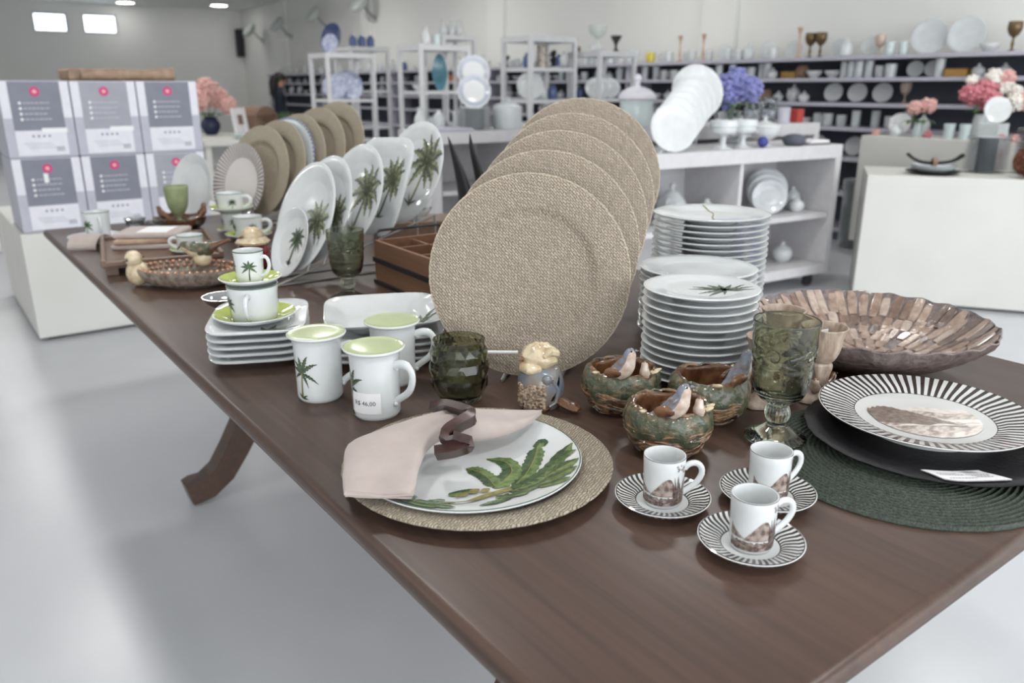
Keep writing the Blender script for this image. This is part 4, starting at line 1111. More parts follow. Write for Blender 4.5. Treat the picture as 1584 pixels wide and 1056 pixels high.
# ------------------------------------------------------------------ horns on a silver stand, block and cup behind
t=thing('horn_sculpture','pair of black horns rising from a polished silver base','sculpture',(1.40,2.10,ZT))
MB().lathe(smooth_prof([(0,0),(.05,0),(.05,.012),(.03,.02),(.028,.09),(.034,.12),(.030,.15),(0,.152)],3),28).build('base',M['silver'],t)
for dx,dy,tx,ty,h in ((-.015,.012,-.055,.050,.335),(.02,-.018,-.012,-.008,.345)):
    P=bez((dx,dy,.13),(dx*1.6,dy*1.6,.21),(tx*.7,ty*.7,.27),(tx,ty,h),14); MB().tube(P,[.033*(1-i/14)**.8+.0012 for i in range(15)],14,flat=.6).build('horn',M['blackm'],t)
MB().box((0,0,.035),(.26,.16,.07),b=.004).build('wood_block',M['tray'],None,(1.30,2.30,ZT),(0,0,-.4)); 
o=COL.objects[-1]; tag(o,'plain brown wooden riser block behind the horn sculpture','riser block')
t=thing('sepia_bowl','white bowl with dark sepia flowers on the brown riser block','bowl',(1.30,2.285,ZT+.071))
MB().lathe(smooth_prof([(0,.004),(.024,.003),(.026,0),(.030,0),(.034,.008),(.052,.03),(.056,.062),(.0545,.0625),(.050,.034),(.03,.012),(0,.010)],3),36).build('bowl',M['porc'],t)
mb=MB()
for k in range(5):
    fn=cyl(lambda v:.0525+.06*(v-.03),R(-160+35*k),.001)
    for a in range(0,360,72): frond(mb,0,.042,R(a+k*20),.012,.004,fn,0,.1)
mb.build('flower_print',M['sepiad'],t)

# ------------------------------------------------------------------ platter with birds, red pierced pot
t=thing('bird_platter','oval brown ceramic platter with hobnail rim and cream birds','platter',(.522,2.085,ZT),R(-38))
pr=[(0,.016),(.6,.018),(.8,.024),(.93,.036),(1.0,.046),(1.01,.044),(.99,.034),(.86,.012),(.62,.002),(.55,0),(0,0)]
v=MB().lathe(smooth_prof(pr,2),64); mb=MB(); mb.add([(x*.130,y*.082,z) for x,y,z in v.v],v.f,v.m); mb.build('dish',mat('platter_glaze',(158,146,134),.2,coat=.4,c2=(112,98,88),ns=60,bump=.5,bs=160),t)
hb=MB()
for k in range(44):
    a=2*PI*k/44; hb.ball((.124*math.cos(a),.078*math.sin(a),.046),(.0062,.0062,.0048),8,5)
    a+=.07; hb.ball((.113*math.cos(a),.070*math.sin(a),.036),(.005,.005,.004),7,5)
hb.build('hobnail_rim',mat('hobnail_glaze',(136,112,96),.15,coat=.5,c2=(186,130,92),ns=60),t)['label']='row of glossy brown hobnails'
bc=[M['cream'],M['cream'],M['bwhite'],M['hole'],M['moss']]
b=MB(); b.ball((-.122,-.02,.034),(.028,.026,.033),18,12,0); b.ball((-.124,-.028,.072),(.021,.020,.021),16,10,0); b.tube([(-.132,-.046,.072),(-.137,-.056,.070)],[.005,.001],8,4); b.ball((-.100,-.024,.076),.002,6,4,3); b.build('bird',bc,t)['label']='plump cream bird at the platter end'
b=MB(); bird(b,Matrix.Translation((.045,.050,.050))@Matrix.Rotation(R(182),4,'Z')@Matrix.Rotation(R(38),4,'Y'),1.45,4,1,0); b.ball((.018,.05,.058),(.024,.022,.022),14,9,1); b.build('bird',[M['brown'],M['cream'],M['bwhite'],M['hole'],M['moss']],t)['label']='cream bird with a raised brown tail'
t=thing('pierced_pot','red pierced ceramic pot with a cream bird-head lid','ceramic pot',(.704,2.122,ZT),R(-30))
pierced_shell(lambda z:.050*math.sqrt(max(0,1-((z-.045)/.0455)**2)),[(2*PI*a/7+row*.4,(.062,.034)[row],.0068,.0062,.3) for a in range(7) for row in range(2)],.0008,.0895,M['red'],t,.003)
hd=MB(); hd.ball((0,0,.100),(.030,.028,.024),22,14,0,disp=lambda a,p:1+.05*math.sin(6*a+3*p)); hd.lathe([(.042,.080),(.045,.086),(.034,.096),(.02,.10)],26,disp=lambda r,z,a,i:(r*(1+.05*math.sin(9*a)),z)); hd.build('bird_head_lid',M['cream'],t)
MB().tube([(-.022,-.018,.100),(-.034,-.026,.098)],[.005,.001],8).build('beak',M['brown'],t)

# ------------------------------------------------------------------ tray with napkins and a low cup
t=thing('wooden_tray','brown wooden serving tray on small feet','tray',(.545,2.475,ZT),R(-10))
MB().box((0,0,.026),(.30,.40,.010)).build('base_board',M['tray'],t,smooth=False)
for s_ in (-1,1):
    MB().box((s_*.148,0,.036),(.012,.42,.022),b=.003).build('side_rail',M['tray'],t); MB().box((0,s_*.205,.034),(.284,.010,.016),b=.003).build('end_rail',M['tray'],t)
    for s2 in (-1,1): MB().box((s_*.13,s2*.17,.0105),(.03,.03,.020)).build('foot',M['tray'],t,smooth=False)
TZ=ZT+.0312
for k,(sx,sy,rz,m_) in enumerate(((.20,.15,-.5,'napkin'),(.19,.15,-.42,'kraft'),(.18,.14,-.55,'napkin'))):
    o=MB().box((0,0,.008),(sx,sy,.015),b=.004).build('folded_napkin',M[m_],None,(.545,2.525,TZ+k*.0155),(0,0,rz)); tag(o,('pale pink folded napkin at the bottom of the pile on the tray','brown folded napkin in the middle of the pile on the tray','pale folded napkin topping the pile on the tray')[k],'napkin','folded napkins on the tray')
o=MB().box((0,0,.0008),(.085,.10,.0015)).build('paper_card',M['paper'],None,(.555,2.515,TZ+.0467),(0,0,-.55),smooth=False); tag(o,'blank white card on the folded napkin pile','card')
tag(ob('saucer',lsS,None,(.600,2.345,TZ)),'small lime green saucer on the wooden tray','saucer','lime saucers')
white_cup('tea_cup',.036,.045,'low white palm cup standing on the wooden tray',(.600,2.345,TZ+.006),R(150))

# ------------------------------------------------------------------ far end of the table
sme2=MB().lathe(plate_prof(.085,.014,.006,.055,.048)[1],48).mesh('side_plate',M['porcg'])
tag(ob('side_plate',sme2,None,(.452,2.925,ZT)),'small grey-white side plate beneath the sepia mug','plate')
t=white_cup('sepia_mug',.04,.085,'tall white sepia mug at the far end of the table',(.462,2.92,ZT+.0062),R(-90),None)
nap=MB(); v=[];f=[]
for i in range(13):
    a=-.2+3.4*i/12; 
    for y in (-.045,.045): v.append((-.045*math.cos(a)*1.2,y,.006+.036*max(0,math.sin(a))))
    for y in (.043,-.043): v.append((-.042*math.cos(a)*1.2,y,.002+.034*max(0,math.sin(a))))
for i in range(12):
    for j in range(4): f.append((i*4+j,i*4+(j+1)%4,i*4+4+(j+1)%4,i*4+4+j))
nap.add(v,f); o=nap.build('rolled_napkin',M['napkin'],None,(.412,2.778,ZT),(0,0,.9),recalc=True); tag(o,'beige napkin folded into an arch beside the sepia mug','napkin')
for k,(x,y) in enumerate(((.598,3.02),(.635,2.90))):
    t=thing('crystal_bowl','cut crystal bowl with faceted sides at the far table end','bowl',(x,y,ZT),k,'crystal bowls at the far table end')
    MB().lathe([(0,.004),(.018,.002),(.020,0),(.026,0),(.034,.02),(.030,.03),(.036,.045),(.033,.046),(.026,.03),(.022,.012),(0,.01)],14).build('bowl',M['clear'],t,smooth=False,recalc=True)
t=thing('nest_dish','wide brown ceramic nest dish at the far end of the table','dish',(.735,2.975,ZT))
MB().lathe(smooth_prof([(0,0),(.05,0),(.08,.018),(.09,.040),(.085,.043),(.07,.028),(0,.018)],3),40,disp=lambda r,z,a,i:(r*(1+.03*math.sin(8*a)),z+.004*math.sin(5*a)*(r>.06))).build('bowl',M['brown'],t)
tw=MB()
for k in range(30):
    a=random.uniform(0,6.28); z=random.uniform(.008,.036); tw.tube([((.068+.5*z)*math.cos(a+.12*i),(.068+.5*z)*math.sin(a+.12*i),z+.003*math.sin(i)) for i in range(7)],[.001,.003,.003,.003,.003,.003,.001],6)
tw.build('woven_twigs',M['moss'],t)
for k in range(2):
    b=MB(); bird(b,Matrix.Translation((-.066+.132*k,-.058,.038))@Matrix.Rotation(2.0-k,4,'Z'),.9,0,2); b.build('bird',BM,t)
t=thing('glass_goblet','frosted sage-green goblet standing in the far nest dish','goblet',(.735,2.975,ZT+.0222))
MB().lathe(smooth_prof([(0,.001),(.022,0),(.023,.003),(.008,.010),(.008,.020),(.02,.032),(.034,.06),(.040,.10),(.042,.128),(.040,.1285),(.037,.10),(.03,.062),(.012,.038),(0,.036)],3),32).build('cup',mat('frosted_sage',(150,158,122),.35,c2=(134,144,106),ns=30),t)
# second saucer tower and cups
cx,cy=.865,2.80
tag(ob('saucer',lsS,None,(cx,cy,ZT)),'lime green saucer at the foot of the far cup tower','saucer','lime saucers'); z=ZT+dz+.0002
white_cup('tea_cup',.034,.062,'white palm cup low in the far cup tower',(cx,cy,z),R(-40)); z+=.0626
tag(ob('saucer',lsB,None,(cx,cy,z)),'lime-rimmed saucer halfway up the far cup tower','saucer','lime saucers'); z+=dz+.0002
white_cup('tea_cup',.046,.060,'white palm teacup topping the far cup tower',(cx,cy,z),R(-40))
tag(ob('saucer',lsB,None,(.865,2.640,ZT)),'lime green saucer under the wide palm teacup','saucer','lime saucers')
white_cup('tea_cup',.047,.068,'wide white palm teacup next to the far cup tower',(.865,2.640,ZT+dz+.0002),R(-30))
# upright row: white plate, striped plate, woven chargers, one beaded blue plate
e2,n2=stand_rot(-.95,-.31,R(14)); tl2=R(14)
stme=MB().lathe(plate_prof(.142,.020,.0065,.092,.082)[1],96).mesh('striped_plate',mat_stripes('grey_stripes',(206,200,198),(128,118,116),60,.092,.141,0,.5))
whme=MB().lathe(plate_prof(.125,.018,.0065,.085,.075)[1],64).mesh('white_plate',M['porc'])
wvme=MB().lathe(sousplat_prof(.165,.015),80).mesh('woven_charger',M['weave3'])
def rz2(x): return ZT+.012+max(0,(x-.93))*.26
row=[(.835,3.10,.125,whme,'white_plate','plain white plate standing first in the far plate row','plate'),
(.945,2.90,.142,stme,'striped_plate','white plate with fine grey radial stripes standing in the far row','plate'),
(1.02,2.905,.165,wvme,'woven_charger',None,None),(1.085,2.91,.165,wvme,'woven_charger',None,None),(1.165,2.915,.165,wvme,'woven_charger',None,None),(1.245,2.92,.165,wvme,'woven_charger',None,None),(1.325,2.925,.165,wvme,'woven_charger',None,None)]
for k,(x,y,rr,me,nm,lb,ct) in enumerate(row):
    zb=rz2(x-rr*math.sin(tl2)) if k else ZT+.002; 
    tag(ob(nm,me,None,(x,y,zb+rr*math.cos(tl2)),(e2.x,e2.y,e2.z)),lb or 'tan woven charger in the far row, '+ORD[k-2].replace('top','first')+' counted from the striped plate',ct or 'charger plate',None if lb else 'far woven chargers')
x=1.122
t=thing('beaded_plate','plate with a blue-grey beaded rim between the far woven chargers','plate',(x,2.912,rz2(x-.04)+.166*math.cos(tl2)),0,rot=(e2.x,e2.y,e2.z))
MB().lathe(plate_prof(.160,.014,.0065,.1,.09)[1],64).build('dish',M['porcg'],t)
bd=MB()
for k in range(64):
    a=2*PI*k/64; bd.ball((.160*math.cos(a),.160*math.sin(a),.0125),.0052,7,5)
bd.build('beaded_rim',mat('bead_blue',(104,112,140),.3),t)
rk=thing('plate_rack','low wire rack under the far row of upright chargers','rack',(0,0,0))
for y in (2.86,2.96):
    mb=MB(); zr=rz2(1.36)+.004; mb.tube([(.88,y,ZT+.003),(.93,y,ZT+.004),(1.36,y,zr)],.0028,8); mb.tube([(1.36,y,zr),(1.36,y,ZT+.003)],.0028,8); mb.tube([(.88,y,ZT+.003),(1.36,y,ZT+.003)],.0028,8); mb.build('rail',M['wire'],rk)
mb=MB()
for x in (.88,1.36): mb.tube([(x,2.86,ZT+.003),(x,2.96,ZT+.003)],.0026,6)
mb.build('cross_bar',M['wire'],rk)
# ================================================================== PLINTHS AND CARTONS
def plinth(x0,x1,y0,y1,z0,z1,label,rz=0,loc=None,cast=False):
    w2_,d2=x1-x0,y1-y0
    t=thing('display_plinth',label,'plinth',loc or ((x0+x1)/2,(y0+y1)/2,0),rz)
    MB().box((0,0,(z0+z1)/2),(w2_,d2,z1-z0),b=.004).build('body',M['plinth'],t,smooth=False)
    if z0>.0:
        for sx in (-1,1):
            for sy in (-1,1):
                if cast:
                    mb=MB(); mb.lathe([(0,-.018),(.04,-.018),(.045,0),(.04,.018),(0,.018)],16,M=Matrix.Translation((sx*(w2_/2-.06),sy*(d2/2-.06),.045))@Matrix.Rotation(PI/2,4,'X')); mb.box((sx*(w2_/2-.06),sy*(d2/2-.06),z0-.02),(.05,.05,.038)); mb.build('caster',M['caster'],t)
                else: MB().box((sx*(w2_/2-.08),sy*(d2/2-.08),z0/2),(.08,.08,z0),b=.003).build('foot',M['caster'],t,smooth=False)
    return t
plinth(.375,1.50,4.55,5.75,.016,.55,'low white plinth carrying the grey cartons')
plinth(-.55,.46,7.3,8.3,.016,.78,'white plinth standing alone behind the carton plinth')
def carton(x,y,z,front,label):
    t=thing('carton',label,'box',(x,y,z),0,'dinnerware cartons')
    W2,D2,H2=.298,.42,.358
    MB().box((0,0,H2/2),(W2,D2,H2),b=.004).build('box_body',M['boxs'],t,smooth=False)
    y0=-D2/2-.0006
    def rect(nm,x0,x1,z0,z1,m_,o=0):
        MB().box(((x0+x1)/2,y0-o,(z0+z1)/2),(x1-x0,.001,z1-z0)).build(nm,m_,t,smooth=False)
    rect('upper_panel',-W2/2+.002,W2/2-.002,H2*.52,H2-.002,M['boxw'])
    rect('lower_panel',-W2/2+.040,W2/2-.040,.012,H2*.37,M['boxw'],.0004)
    rect('grey_panel',-W2/2+.040,W2/2-.040,H2*.36,H2-.004,front,.0010)
    stk=MB().lathe([(0,-.0006),(.022,-.0006),(.022,.0006),(0,.0006)],24,M=Matrix.Translation((0,y0-.002,H2*.86))@Matrix.Rotation(PI/2,4,'X')).build('round_sticker',M['magenta'],t)
    MB().lathe([(0,-.0003),(.009,-.0003),(.009,.0004),(0,.0004)],16,M=Matrix.Translation((0,y0-.0030,H2*.86))@Matrix.Rotation(PI/2,4,'X')).build('sticker_emblem',M['pink'],stk)
    for k in range(4):
        zz=H2*(.715-.07*k)
        MB().lathe([(0,-.0004),(.0065,-.0004),(.0065,.0004),(0,.0004)],14,M=Matrix.Translation((-.070,y0-.002,zz))@Matrix.Rotation(PI/2,4,'X')).build('bullet',M['paper'],t)
        mb=MB(); x_=-.056; rr=random.Random(k*7+3)
        while x_<.050-.008*(k%3):
            l=rr.uniform(.008,.02); mb.box((x_+l/2,y0-.002,zz),(l,.0008,.0055)); x_+=l+.004
        mb.build('text_line',M['boxs'],t,smooth=False)
    mb=MB()
    for k in range(4): mb.box((-.035+.023*k,y0-.0016,H2*.285),(.010,.0008,.010))
    mb.build('printed_icons',M['boxg'],t,smooth=False)
    mb=MB()
    for k in range(3): mb.box((-.02+.01*k,y0-.0016,H2*(.19-.03*k)),(.12,.0008,.003))
    mb.build('small_print',M['boxs'],t,smooth=False)
    mb=MB(); 
    for k in range(9): mb.box((.058+.004*k,y0-.0016,.04),(.002,.0008,.022))
    mb.build('barcode',M['boxl'],t,smooth=False)
    return t
names=[['left','middle','right'],]
desc={(0,0):'grey-fronted carton in the lower row with a peeling sticker',(1,0):'grey-fronted carton in the middle of the lower row',(2,0):'lighter grey carton at the lower row end beside the plates',
(0,1):'grey-fronted carton above the carton with the peeling sticker',(1,1):'lighter grey carton in the middle of the upper row',(2,1):'grey-fronted carton above the lighter lower carton'}
for k in range(3):
    for r_ in range(2):
        fr=M['boxl'] if (k,r_) in ((1,1),(2,0)) else M['boxg']
        t=carton(.542+k*.303,4.78,.551+r_*.3595,fr,desc[(k,r_)])
        if (k,r_)==(0,0): MB().box((-.012,-.2135,.262),(.02,.001,.045),M=Matrix.Translation((0,0,0))).build('peeling_tape',M['paper'],t,smooth=False)
        if r_==1 and k<2: MB().box((.06,-.2135,.128),(.11,.001,.022)).build('white_label',M['paper'],t,smooth=False)
o=MB().box((0,0,.03),(.26,.20,.06),b=.01).build('kraft_parcel',M['kraft'],None,(.85,4.86,1.27),(0,0,.1)); tag(o,'brown kraft parcel lying on top of the cartons','parcel')
mb=MB(); mb.tube([(-.22,0,.026),(-.07,.0,.031),(.07,0,.028),(.22,0,.035)],[.024,.03,.027,.034],12,caps=True)
o=mb.build('paper_roll',M['kraft'],None,(1.0,4.70,1.27),(0,0,-.05)); tag(o,'crumpled roll of brown paper on the carton stack','paper roll')

# ================================================================== LONG WALL SHELVING
SX0,SX1=6.2,6.6
LV_=[.10,.40,.685,.925,1.115,1.31,1.475]
def shelf_unit(y0,y1,k):
    lb=('pale wall shelf unit behind the pink flower plinth and open cabinets','pale wall shelf unit behind the wire display racks','pale wall shelf unit behind the tall display racks','pale wall shelf unit toward the far corner','pale wall shelf unit ending near the far corner')[k]
    t=thing('wall_shelf',lb,'shelf',(0,(y0+y1)/2,0)); L2=y1-y0-.004
    MB().box((SX1-.01,0,.74),(.02,L2,1.45)).build('back_panel',M['shelfdark'],t,smooth=False)
    for z in LV_: MB().box(((SX0+SX1-.02)/2,0,z-.014),(SX1-.02-SX0,L2,.028)).build('shelf_board',M['shelf'],t,smooth=False)
    for s_ in (-1,1): MB().box((SX0+.215,s_*(L2/2-.012),.73),(.35,.02,1.45)).build('upright',M['shelf'],t,smooth=False)
    MB().box((SX0+.19,0,.04),(.32,L2,.08)).build('kick_board',M['shelfdark'],t,smooth=False)
ys=[1.5,6.4,9.0,11.6,14.2,16.8]
for k in range(5): shelf_unit(ys[k],ys[k+1],k)
# prototypes for small wares
def lathe_me(nm,prof,m,seg=24,sm=3,rc=False): return MB().lathe(smooth_prof(prof,sm) if sm>1 else prof,seg).mesh(nm,m,recalc=rc)
def mug_me(nm,m,r=.04,h=.09):
    mb=MB(); mb.lathe([(0,.004),(r*.8,0),(r*.95,.006),(r,h*.5),(r*1.02,h),(r*.96,h),(r*.9,.012),(0,.01)],20); mb.tube(bez((r,0,h*.8),(r*2,0,h*.9),(r*1.9,0,h*.25),(r*.95,0,h*.2),8),r*.13,6); return mb.mesh(nm,m)
def teapot_me(nm,m,s=1.):
    mb=MB(); mb.lathe(smooth_prof([(0,0),(.035,0),(.04,.006),(.06,.04),(.058,.075),(.04,.1),(.036,.105),(.03,.112),(.012,.125),(.008,.132),(.013,.14),(.008,.148),(0,.15)],3),24)
    mb.tube(bez((.052,0,.04),(.09,0,.045),(.08,0,.09),(.108,0,.105),8),[.014,.012,.011,.010,.009,.008,.007,.006,.006],8); mb.tube(bez((-.05,0,.085),(-.10,0,.11),(-.105,0,.03),(-.055,0,.035),9),.006,8)
    mb.v=[(x*s,y*s,z*s) for x,y,z in mb.v]; return mb.mesh(nm,m)
def splate_me(nm,m,Rr): return MB().lathe(plate_prof(Rr,Rr*.13,.006)[1],40).mesh(nm,m)
P_={}
P_['mug']=(mug_me('mug',M['porc']),'white mug'); P_['mugb']=(mug_me('mug',M['porcb'],.042,.1),'pale blue-white mug'); P_['mugy']=(mug_me('mug',M['yellow'],.045,.1),'yellow mug')
P_['jar']=(lathe_me('jar',[(0,0),(.04,0),(.05,.02),(.05,.08),(.04,.1),(.044,.104),(.02,.12),(.012,.13),(.014,.14),(0,.145)],M['porcb']),'pale lidded jar')
P_['teapot']=(teapot_me('teapot',M['porc']),'white teapot'); P_['sugar']=(lathe_me('sugar_bowl',[(0,0),(.03,0),(.045,.025),(.044,.05),(.03,.065),(.01,.078),(.012,.088),(0,.092)],M['porc']),'white lidded sugar bowl')
P_['vase']=(lathe_me('vase',[(0,0),(.03,0),(.045,.04),(.04,.09),(.02,.13),(.026,.16),(.022,.16),(.016,.13),(0,.12)],M['porc']),'white vase')
P_['cylv']=(lathe_me('cylinder_vase',[(0,0),(.032,0),(.034,.06),(.036,.13),(.032,.13),(.03,.02),(0,.015)],M['porcb']),'pale cylinder vase')
P_['bowl']=(lathe_me('bowl',[(0,.003),(.03,0),(.035,.006),(.06,.035),(.068,.06),(.064,.06),(.05,.03),(0,.012)],M['porc']),'white bowl')
P_['glass']=(lathe_me('glass_cup',[(0,0),(.03,0),(.034,.05),(.038,.1),(.035,.1),(.03,.01),(0,.008)],M['aqua']),'pale aqua glass')
P_['gold']=(lathe_me('gold_goblet',[(0,0),(.035,0),(.03,.008),(.008,.02),(.012,.05),(.008,.09),(.03,.11),(.048,.15),(.045,.2),(.042,.2),(.04,.15),(0,.12)],M['amber']),'dark gold goblet')
P_['candle']=(lathe_me('candlestick',[(0,0),(.035,0),(.03,.01),(.008,.03),(.012,.08),(.007,.14),(.012,.2),(.02,.23),(.024,.25),(0,.25)],mat('pale_copper',(206,172,150),.3,metal=.3)),'slim pale copper candlestick')
P_['brown']=(lathe_me('brown_pot',[(0,0),(.035,0),(.06,.03),(.06,.07),(.04,.1),(.045,.105),(.04,.105),(0,.08)],M['wicker']),'brown pot')
P_['goldbox']=(MB().box((0,0,.03),(.09,.16,.06),b=.006).mesh('gold_box',M['gold'],smooth=False),'gold-coloured box')
P_['platem']=(splate_me('plate',M['porc'],.062),'small white plate standing upright'); P_['plate']=(splate_me('plate',M['porc'],.078),'white plate standing upright'); P_['plateg']=(splate_me('plate',M['porcg'],.13),'grey-white plate standing upright'); P_['plates']=(splate_me('plate',M['porcb'],.075),'small pale plate standing upright')
P_['goblet']=(lathe_me('goblet',[(0,0),(.035,0),(.03,.006),(.007,.02),(.007,.06),(.03,.08),(.042,.12),(.04,.16),(.037,.16),(.036,.12),(0,.085)],M['bwhite']),'cream footed goblet')
P_['bluej']=(lathe_me('blue_jar',[(0,0),(.035,0),(.045,.03),(.042,.09),(.025,.11),(.03,.115),(.012,.13),(0,.135)],mat('blue_jar_glaze',(92,104,148),.2)),'blue jar')
P_['darkv']=(lathe_me('dark_vase',[(0,0),(.03,0),(.03,.01),(.012,.03),(.016,.07),(.045,.12),(.05,.14),(.045,.14),(0,.1)],M['blackm']),'black flared vase')
P_['orang']=(MB().box((0,0,.05),(.16,.22,.10),b=.006).mesh('copper_box',M['orange'],smooth=False),'copper-toned box')
P_['blade']=(None,None)
leanrot=stand_rot(-1,-.25,R(14))[0]
def put(key,x,y,z,where,rz=0,rr=None):
    me,d=P_[key]
    if key.startswith('plate'):
        r_={'plate':.078,'platem':.062,'plateg':.13,'plates':.075}[key]
        o=ob('plate',me,None,(x,y,z+r_*math.cos(R(14))+.003),(leanrot.x,leanrot.y,leanrot.z))
        return tag(o,d+' '+where,'plate',d+' '+where)
    o=ob(me.name.split('.')[0],me,None,(x,y,z+.0005),(0,0,rz)); nm=me.name.split('.')[0].split('_')[-1]
    return tag(o,d+' '+where,nm,d+' '+where)
rn=random.Random(21)
def row(z,items,where,x=6.36):
    wd={'mug':.105,'mugb':.11,'mugy':.115,'jar':.102,'teapot':.19,'sugar':.092,'vase':.092,'cylv':.074,'bowl':.138,'glass':.078,'gold':.098,'candle':.072,'brown':.122,'goldbox':.162,'plate':.165,'platem':.135,'plateg':.27,'plates':.16,'goblet':.086,'bluej':.092,'darkv':.102,'orang':.222}
    last=-9
    for y,key in sorted(items):
        y=max(y,last+wd[key]/2+.004)
        for b_ in ys[1:-1]:
            if abs(y-b_)<wd[key]/2+.034: y=b_+wd[key]/2+.036
        last=y+wd[key]/2
        xx=x+rn.uniform(-.05,.05)
        if key.startswith('plate'): xx=6.44
        put(key,xx,y,z,where,0 if key in('goldbox','orang') else rn.uniform(2.6,3.7))
T_='on the top board of the wall shelf'
top=[(2.72,'gold'),(2.86,'bowl'),(2.98,'plateg'),(3.13,'plateg'),(3.27,'glass'),(3.36,'glass'),(3.46,'goblet'),(3.58,'plate'),(3.70,'jar'),(3.80,'plates'),(3.88,'gold'),(4.0,'gold'),(4.10,'candle'),(4.20,'plates')]
y=4.30; seq=['mug','plates','jar','mug','mugb','plates','mug','candle','mugb','mug','candle','mugb','mug','mugy','plates','mug','mugb','mug','plates','glass','mug']
for k in range(21): top.append((y,seq[k])); y+=.082+.03*rn.random()
for k,kk in enumerate(['gold','glass','jar','vase','bluej','mugb','darkv','goblet','bowl','mug','bowl','glass','mug','darkv','bowl','mug','vase','mugb','jar','glass','bowl','mug','vase']): top.append((6.55+k*.125+.03*rn.random(),kk))
row(LV_[6],top,T_)
T_='on the second board of the wall shelf'
r2=[(2.75,'sugar'),(2.9,'sugar'),(3.0,'goldbox'),(3.17,'cylv'),(3.28,'platem'),(3.40,'platem'),(3.50,'mugb'),(3.60,'mug'),(3.70,'cylv'),(3.78,'cylv'),(3.88,'cylv'),(3.98,'cylv'),(4.08,'bowl'),(4.22,'bowl'),(4.36,'brown'),(4.48,'goldbox'),(4.60,'sugar'),(4.72,'cylv'),(4.82,'cylv'),(4.92,'mugb'),(5.02,'mugb'),(5.14,'cylv'),(5.26,'cylv'),(5.38,'glass'),(5.52,'glass')]
for k in range(26): r2.append((5.7+.135*k,rn.choice(['mug','mugb','glass','sugar','bowl','platem','cylv','cylv'])))
for k in range(3): r2.append((9.25+.25*k,'orang'))
row(LV_[5],[(a,b) for a,b in r2 if not(b in('cylv','vase','gold','plateg') and False)],T_)
T_='on the third board of the wall shelf'
r3=[(3.45,'goblet'),(3.66,'plate'),(3.88,'plate'),(4.10,'plate'),(4.30,'sugar'),(4.42,'teapot'),(4.58,'sugar'),(4.72,'brown'),(4.82,'sugar'),(4.93,'plate'),(5.10,'plate'),(5.32,'plate'),(5.5,'mug')]
for k in range(24): r3.append((5.75+.17*k,rn.choice(['plate','bowl','sugar','mugb','plate','plate','bluej'])))
row(LV_[4],r3,T_)
T_='on the fourth board of the wall shelf'
r4=[(3.40,'cylv'),(3.54,'mug'),(3.66,'cylv'),(3.80,'cylv'),(3.94,'mug'),(4.06,'mugb'),(4.18,'mugb'),(4.30,'bowl'),(4.44,'bowl'),(4.58,'jar'),(4.72,'mug'),(4.84,'cylv'),(4.95,'bowl'),(5.08,'jar')]
for k in range(18): r4.append((5.2+.2*k,rn.choice(['bowl','mug','jar','plate','cylv'])))
row(LV_[3],r4,T_)
T_='on the fifth board of the wall shelf'
row(LV_[2],[(3.55,'plate'),(3.85,'plate'),(4.2,'plate'),(4.5,'bowl'),(4.8,'plate')],T_)
T_='on a low board of the wall shelf'
row(LV_[1],[(3.72,'mug'),(3.84,'mug'),(3.95,'mug')],T_)
for k in range(16):
    for zi in (6,5,4):
        put(rn.choice(['jar','bowl','mug','vase','bluej']) if zi==6 else rn.choice(['bowl','mug','sugar'] if zi==5 else ['bowl','jar','mug','plate']),6.38,10.95+.385*k+.1*rn.random(),LV_[zi],'in the distant part of the wall shelf') if k<15 else None
# plates stacked on the floor by the shelf
pst=MB().lathe(plate_prof(.10,.016,.0125)[1],40).mesh('plate',M['porcg'])
for k in range(42): tag(ob('plate',pst,None,(6.02,3.53,.0005+k*.0128)),'grey-white plate in the tall stack standing on the floor','plate','plates stacked on the floor')
# wall fixtures: pale brackets high on the long wall
for y,z in ((18.2,2.36),(16.6,2.38),(14.8,2.46),(12.9,2.5)):
    t=thing('wall_fixture','pale fixture on a bracket arm high on the long wall','wall fixture',(XW,y,z),0,'bracket fixtures on the long wall')
    MB().tube([(-.004,0,-.18),(-.12,0,-.10),(-.22,0,.02)],.018,8).build('bracket_arm',M['wire'],t)
    MB().lathe(smooth_prof([(0,0),(.10,.01),(.16,.06),(.17,.10),(.15,.12),(0,.13)],3),24,M=Matrix.Translation((-.24,0,.0))@Matrix.Rotation(R(-50),4,'Y')).build('shade',M['pale'],t)
    MB().box((-.006,0,-.18),(.012,.08,.12)).build('wall_plate',M['pale'],t,smooth=False)
t=thing('loudspeaker','slim dark loudspeaker mounted in the far corner','loudspeaker',(6.62,19.5,2.2))
MB().box((0,0,0),(.14,.14,.6),b=.01).build('cabinet',M['caster'],t,smooth=False); MB().box((.085,0,0),(.03,.05,.2)).build('bracket',M['caster'],t,smooth=False)

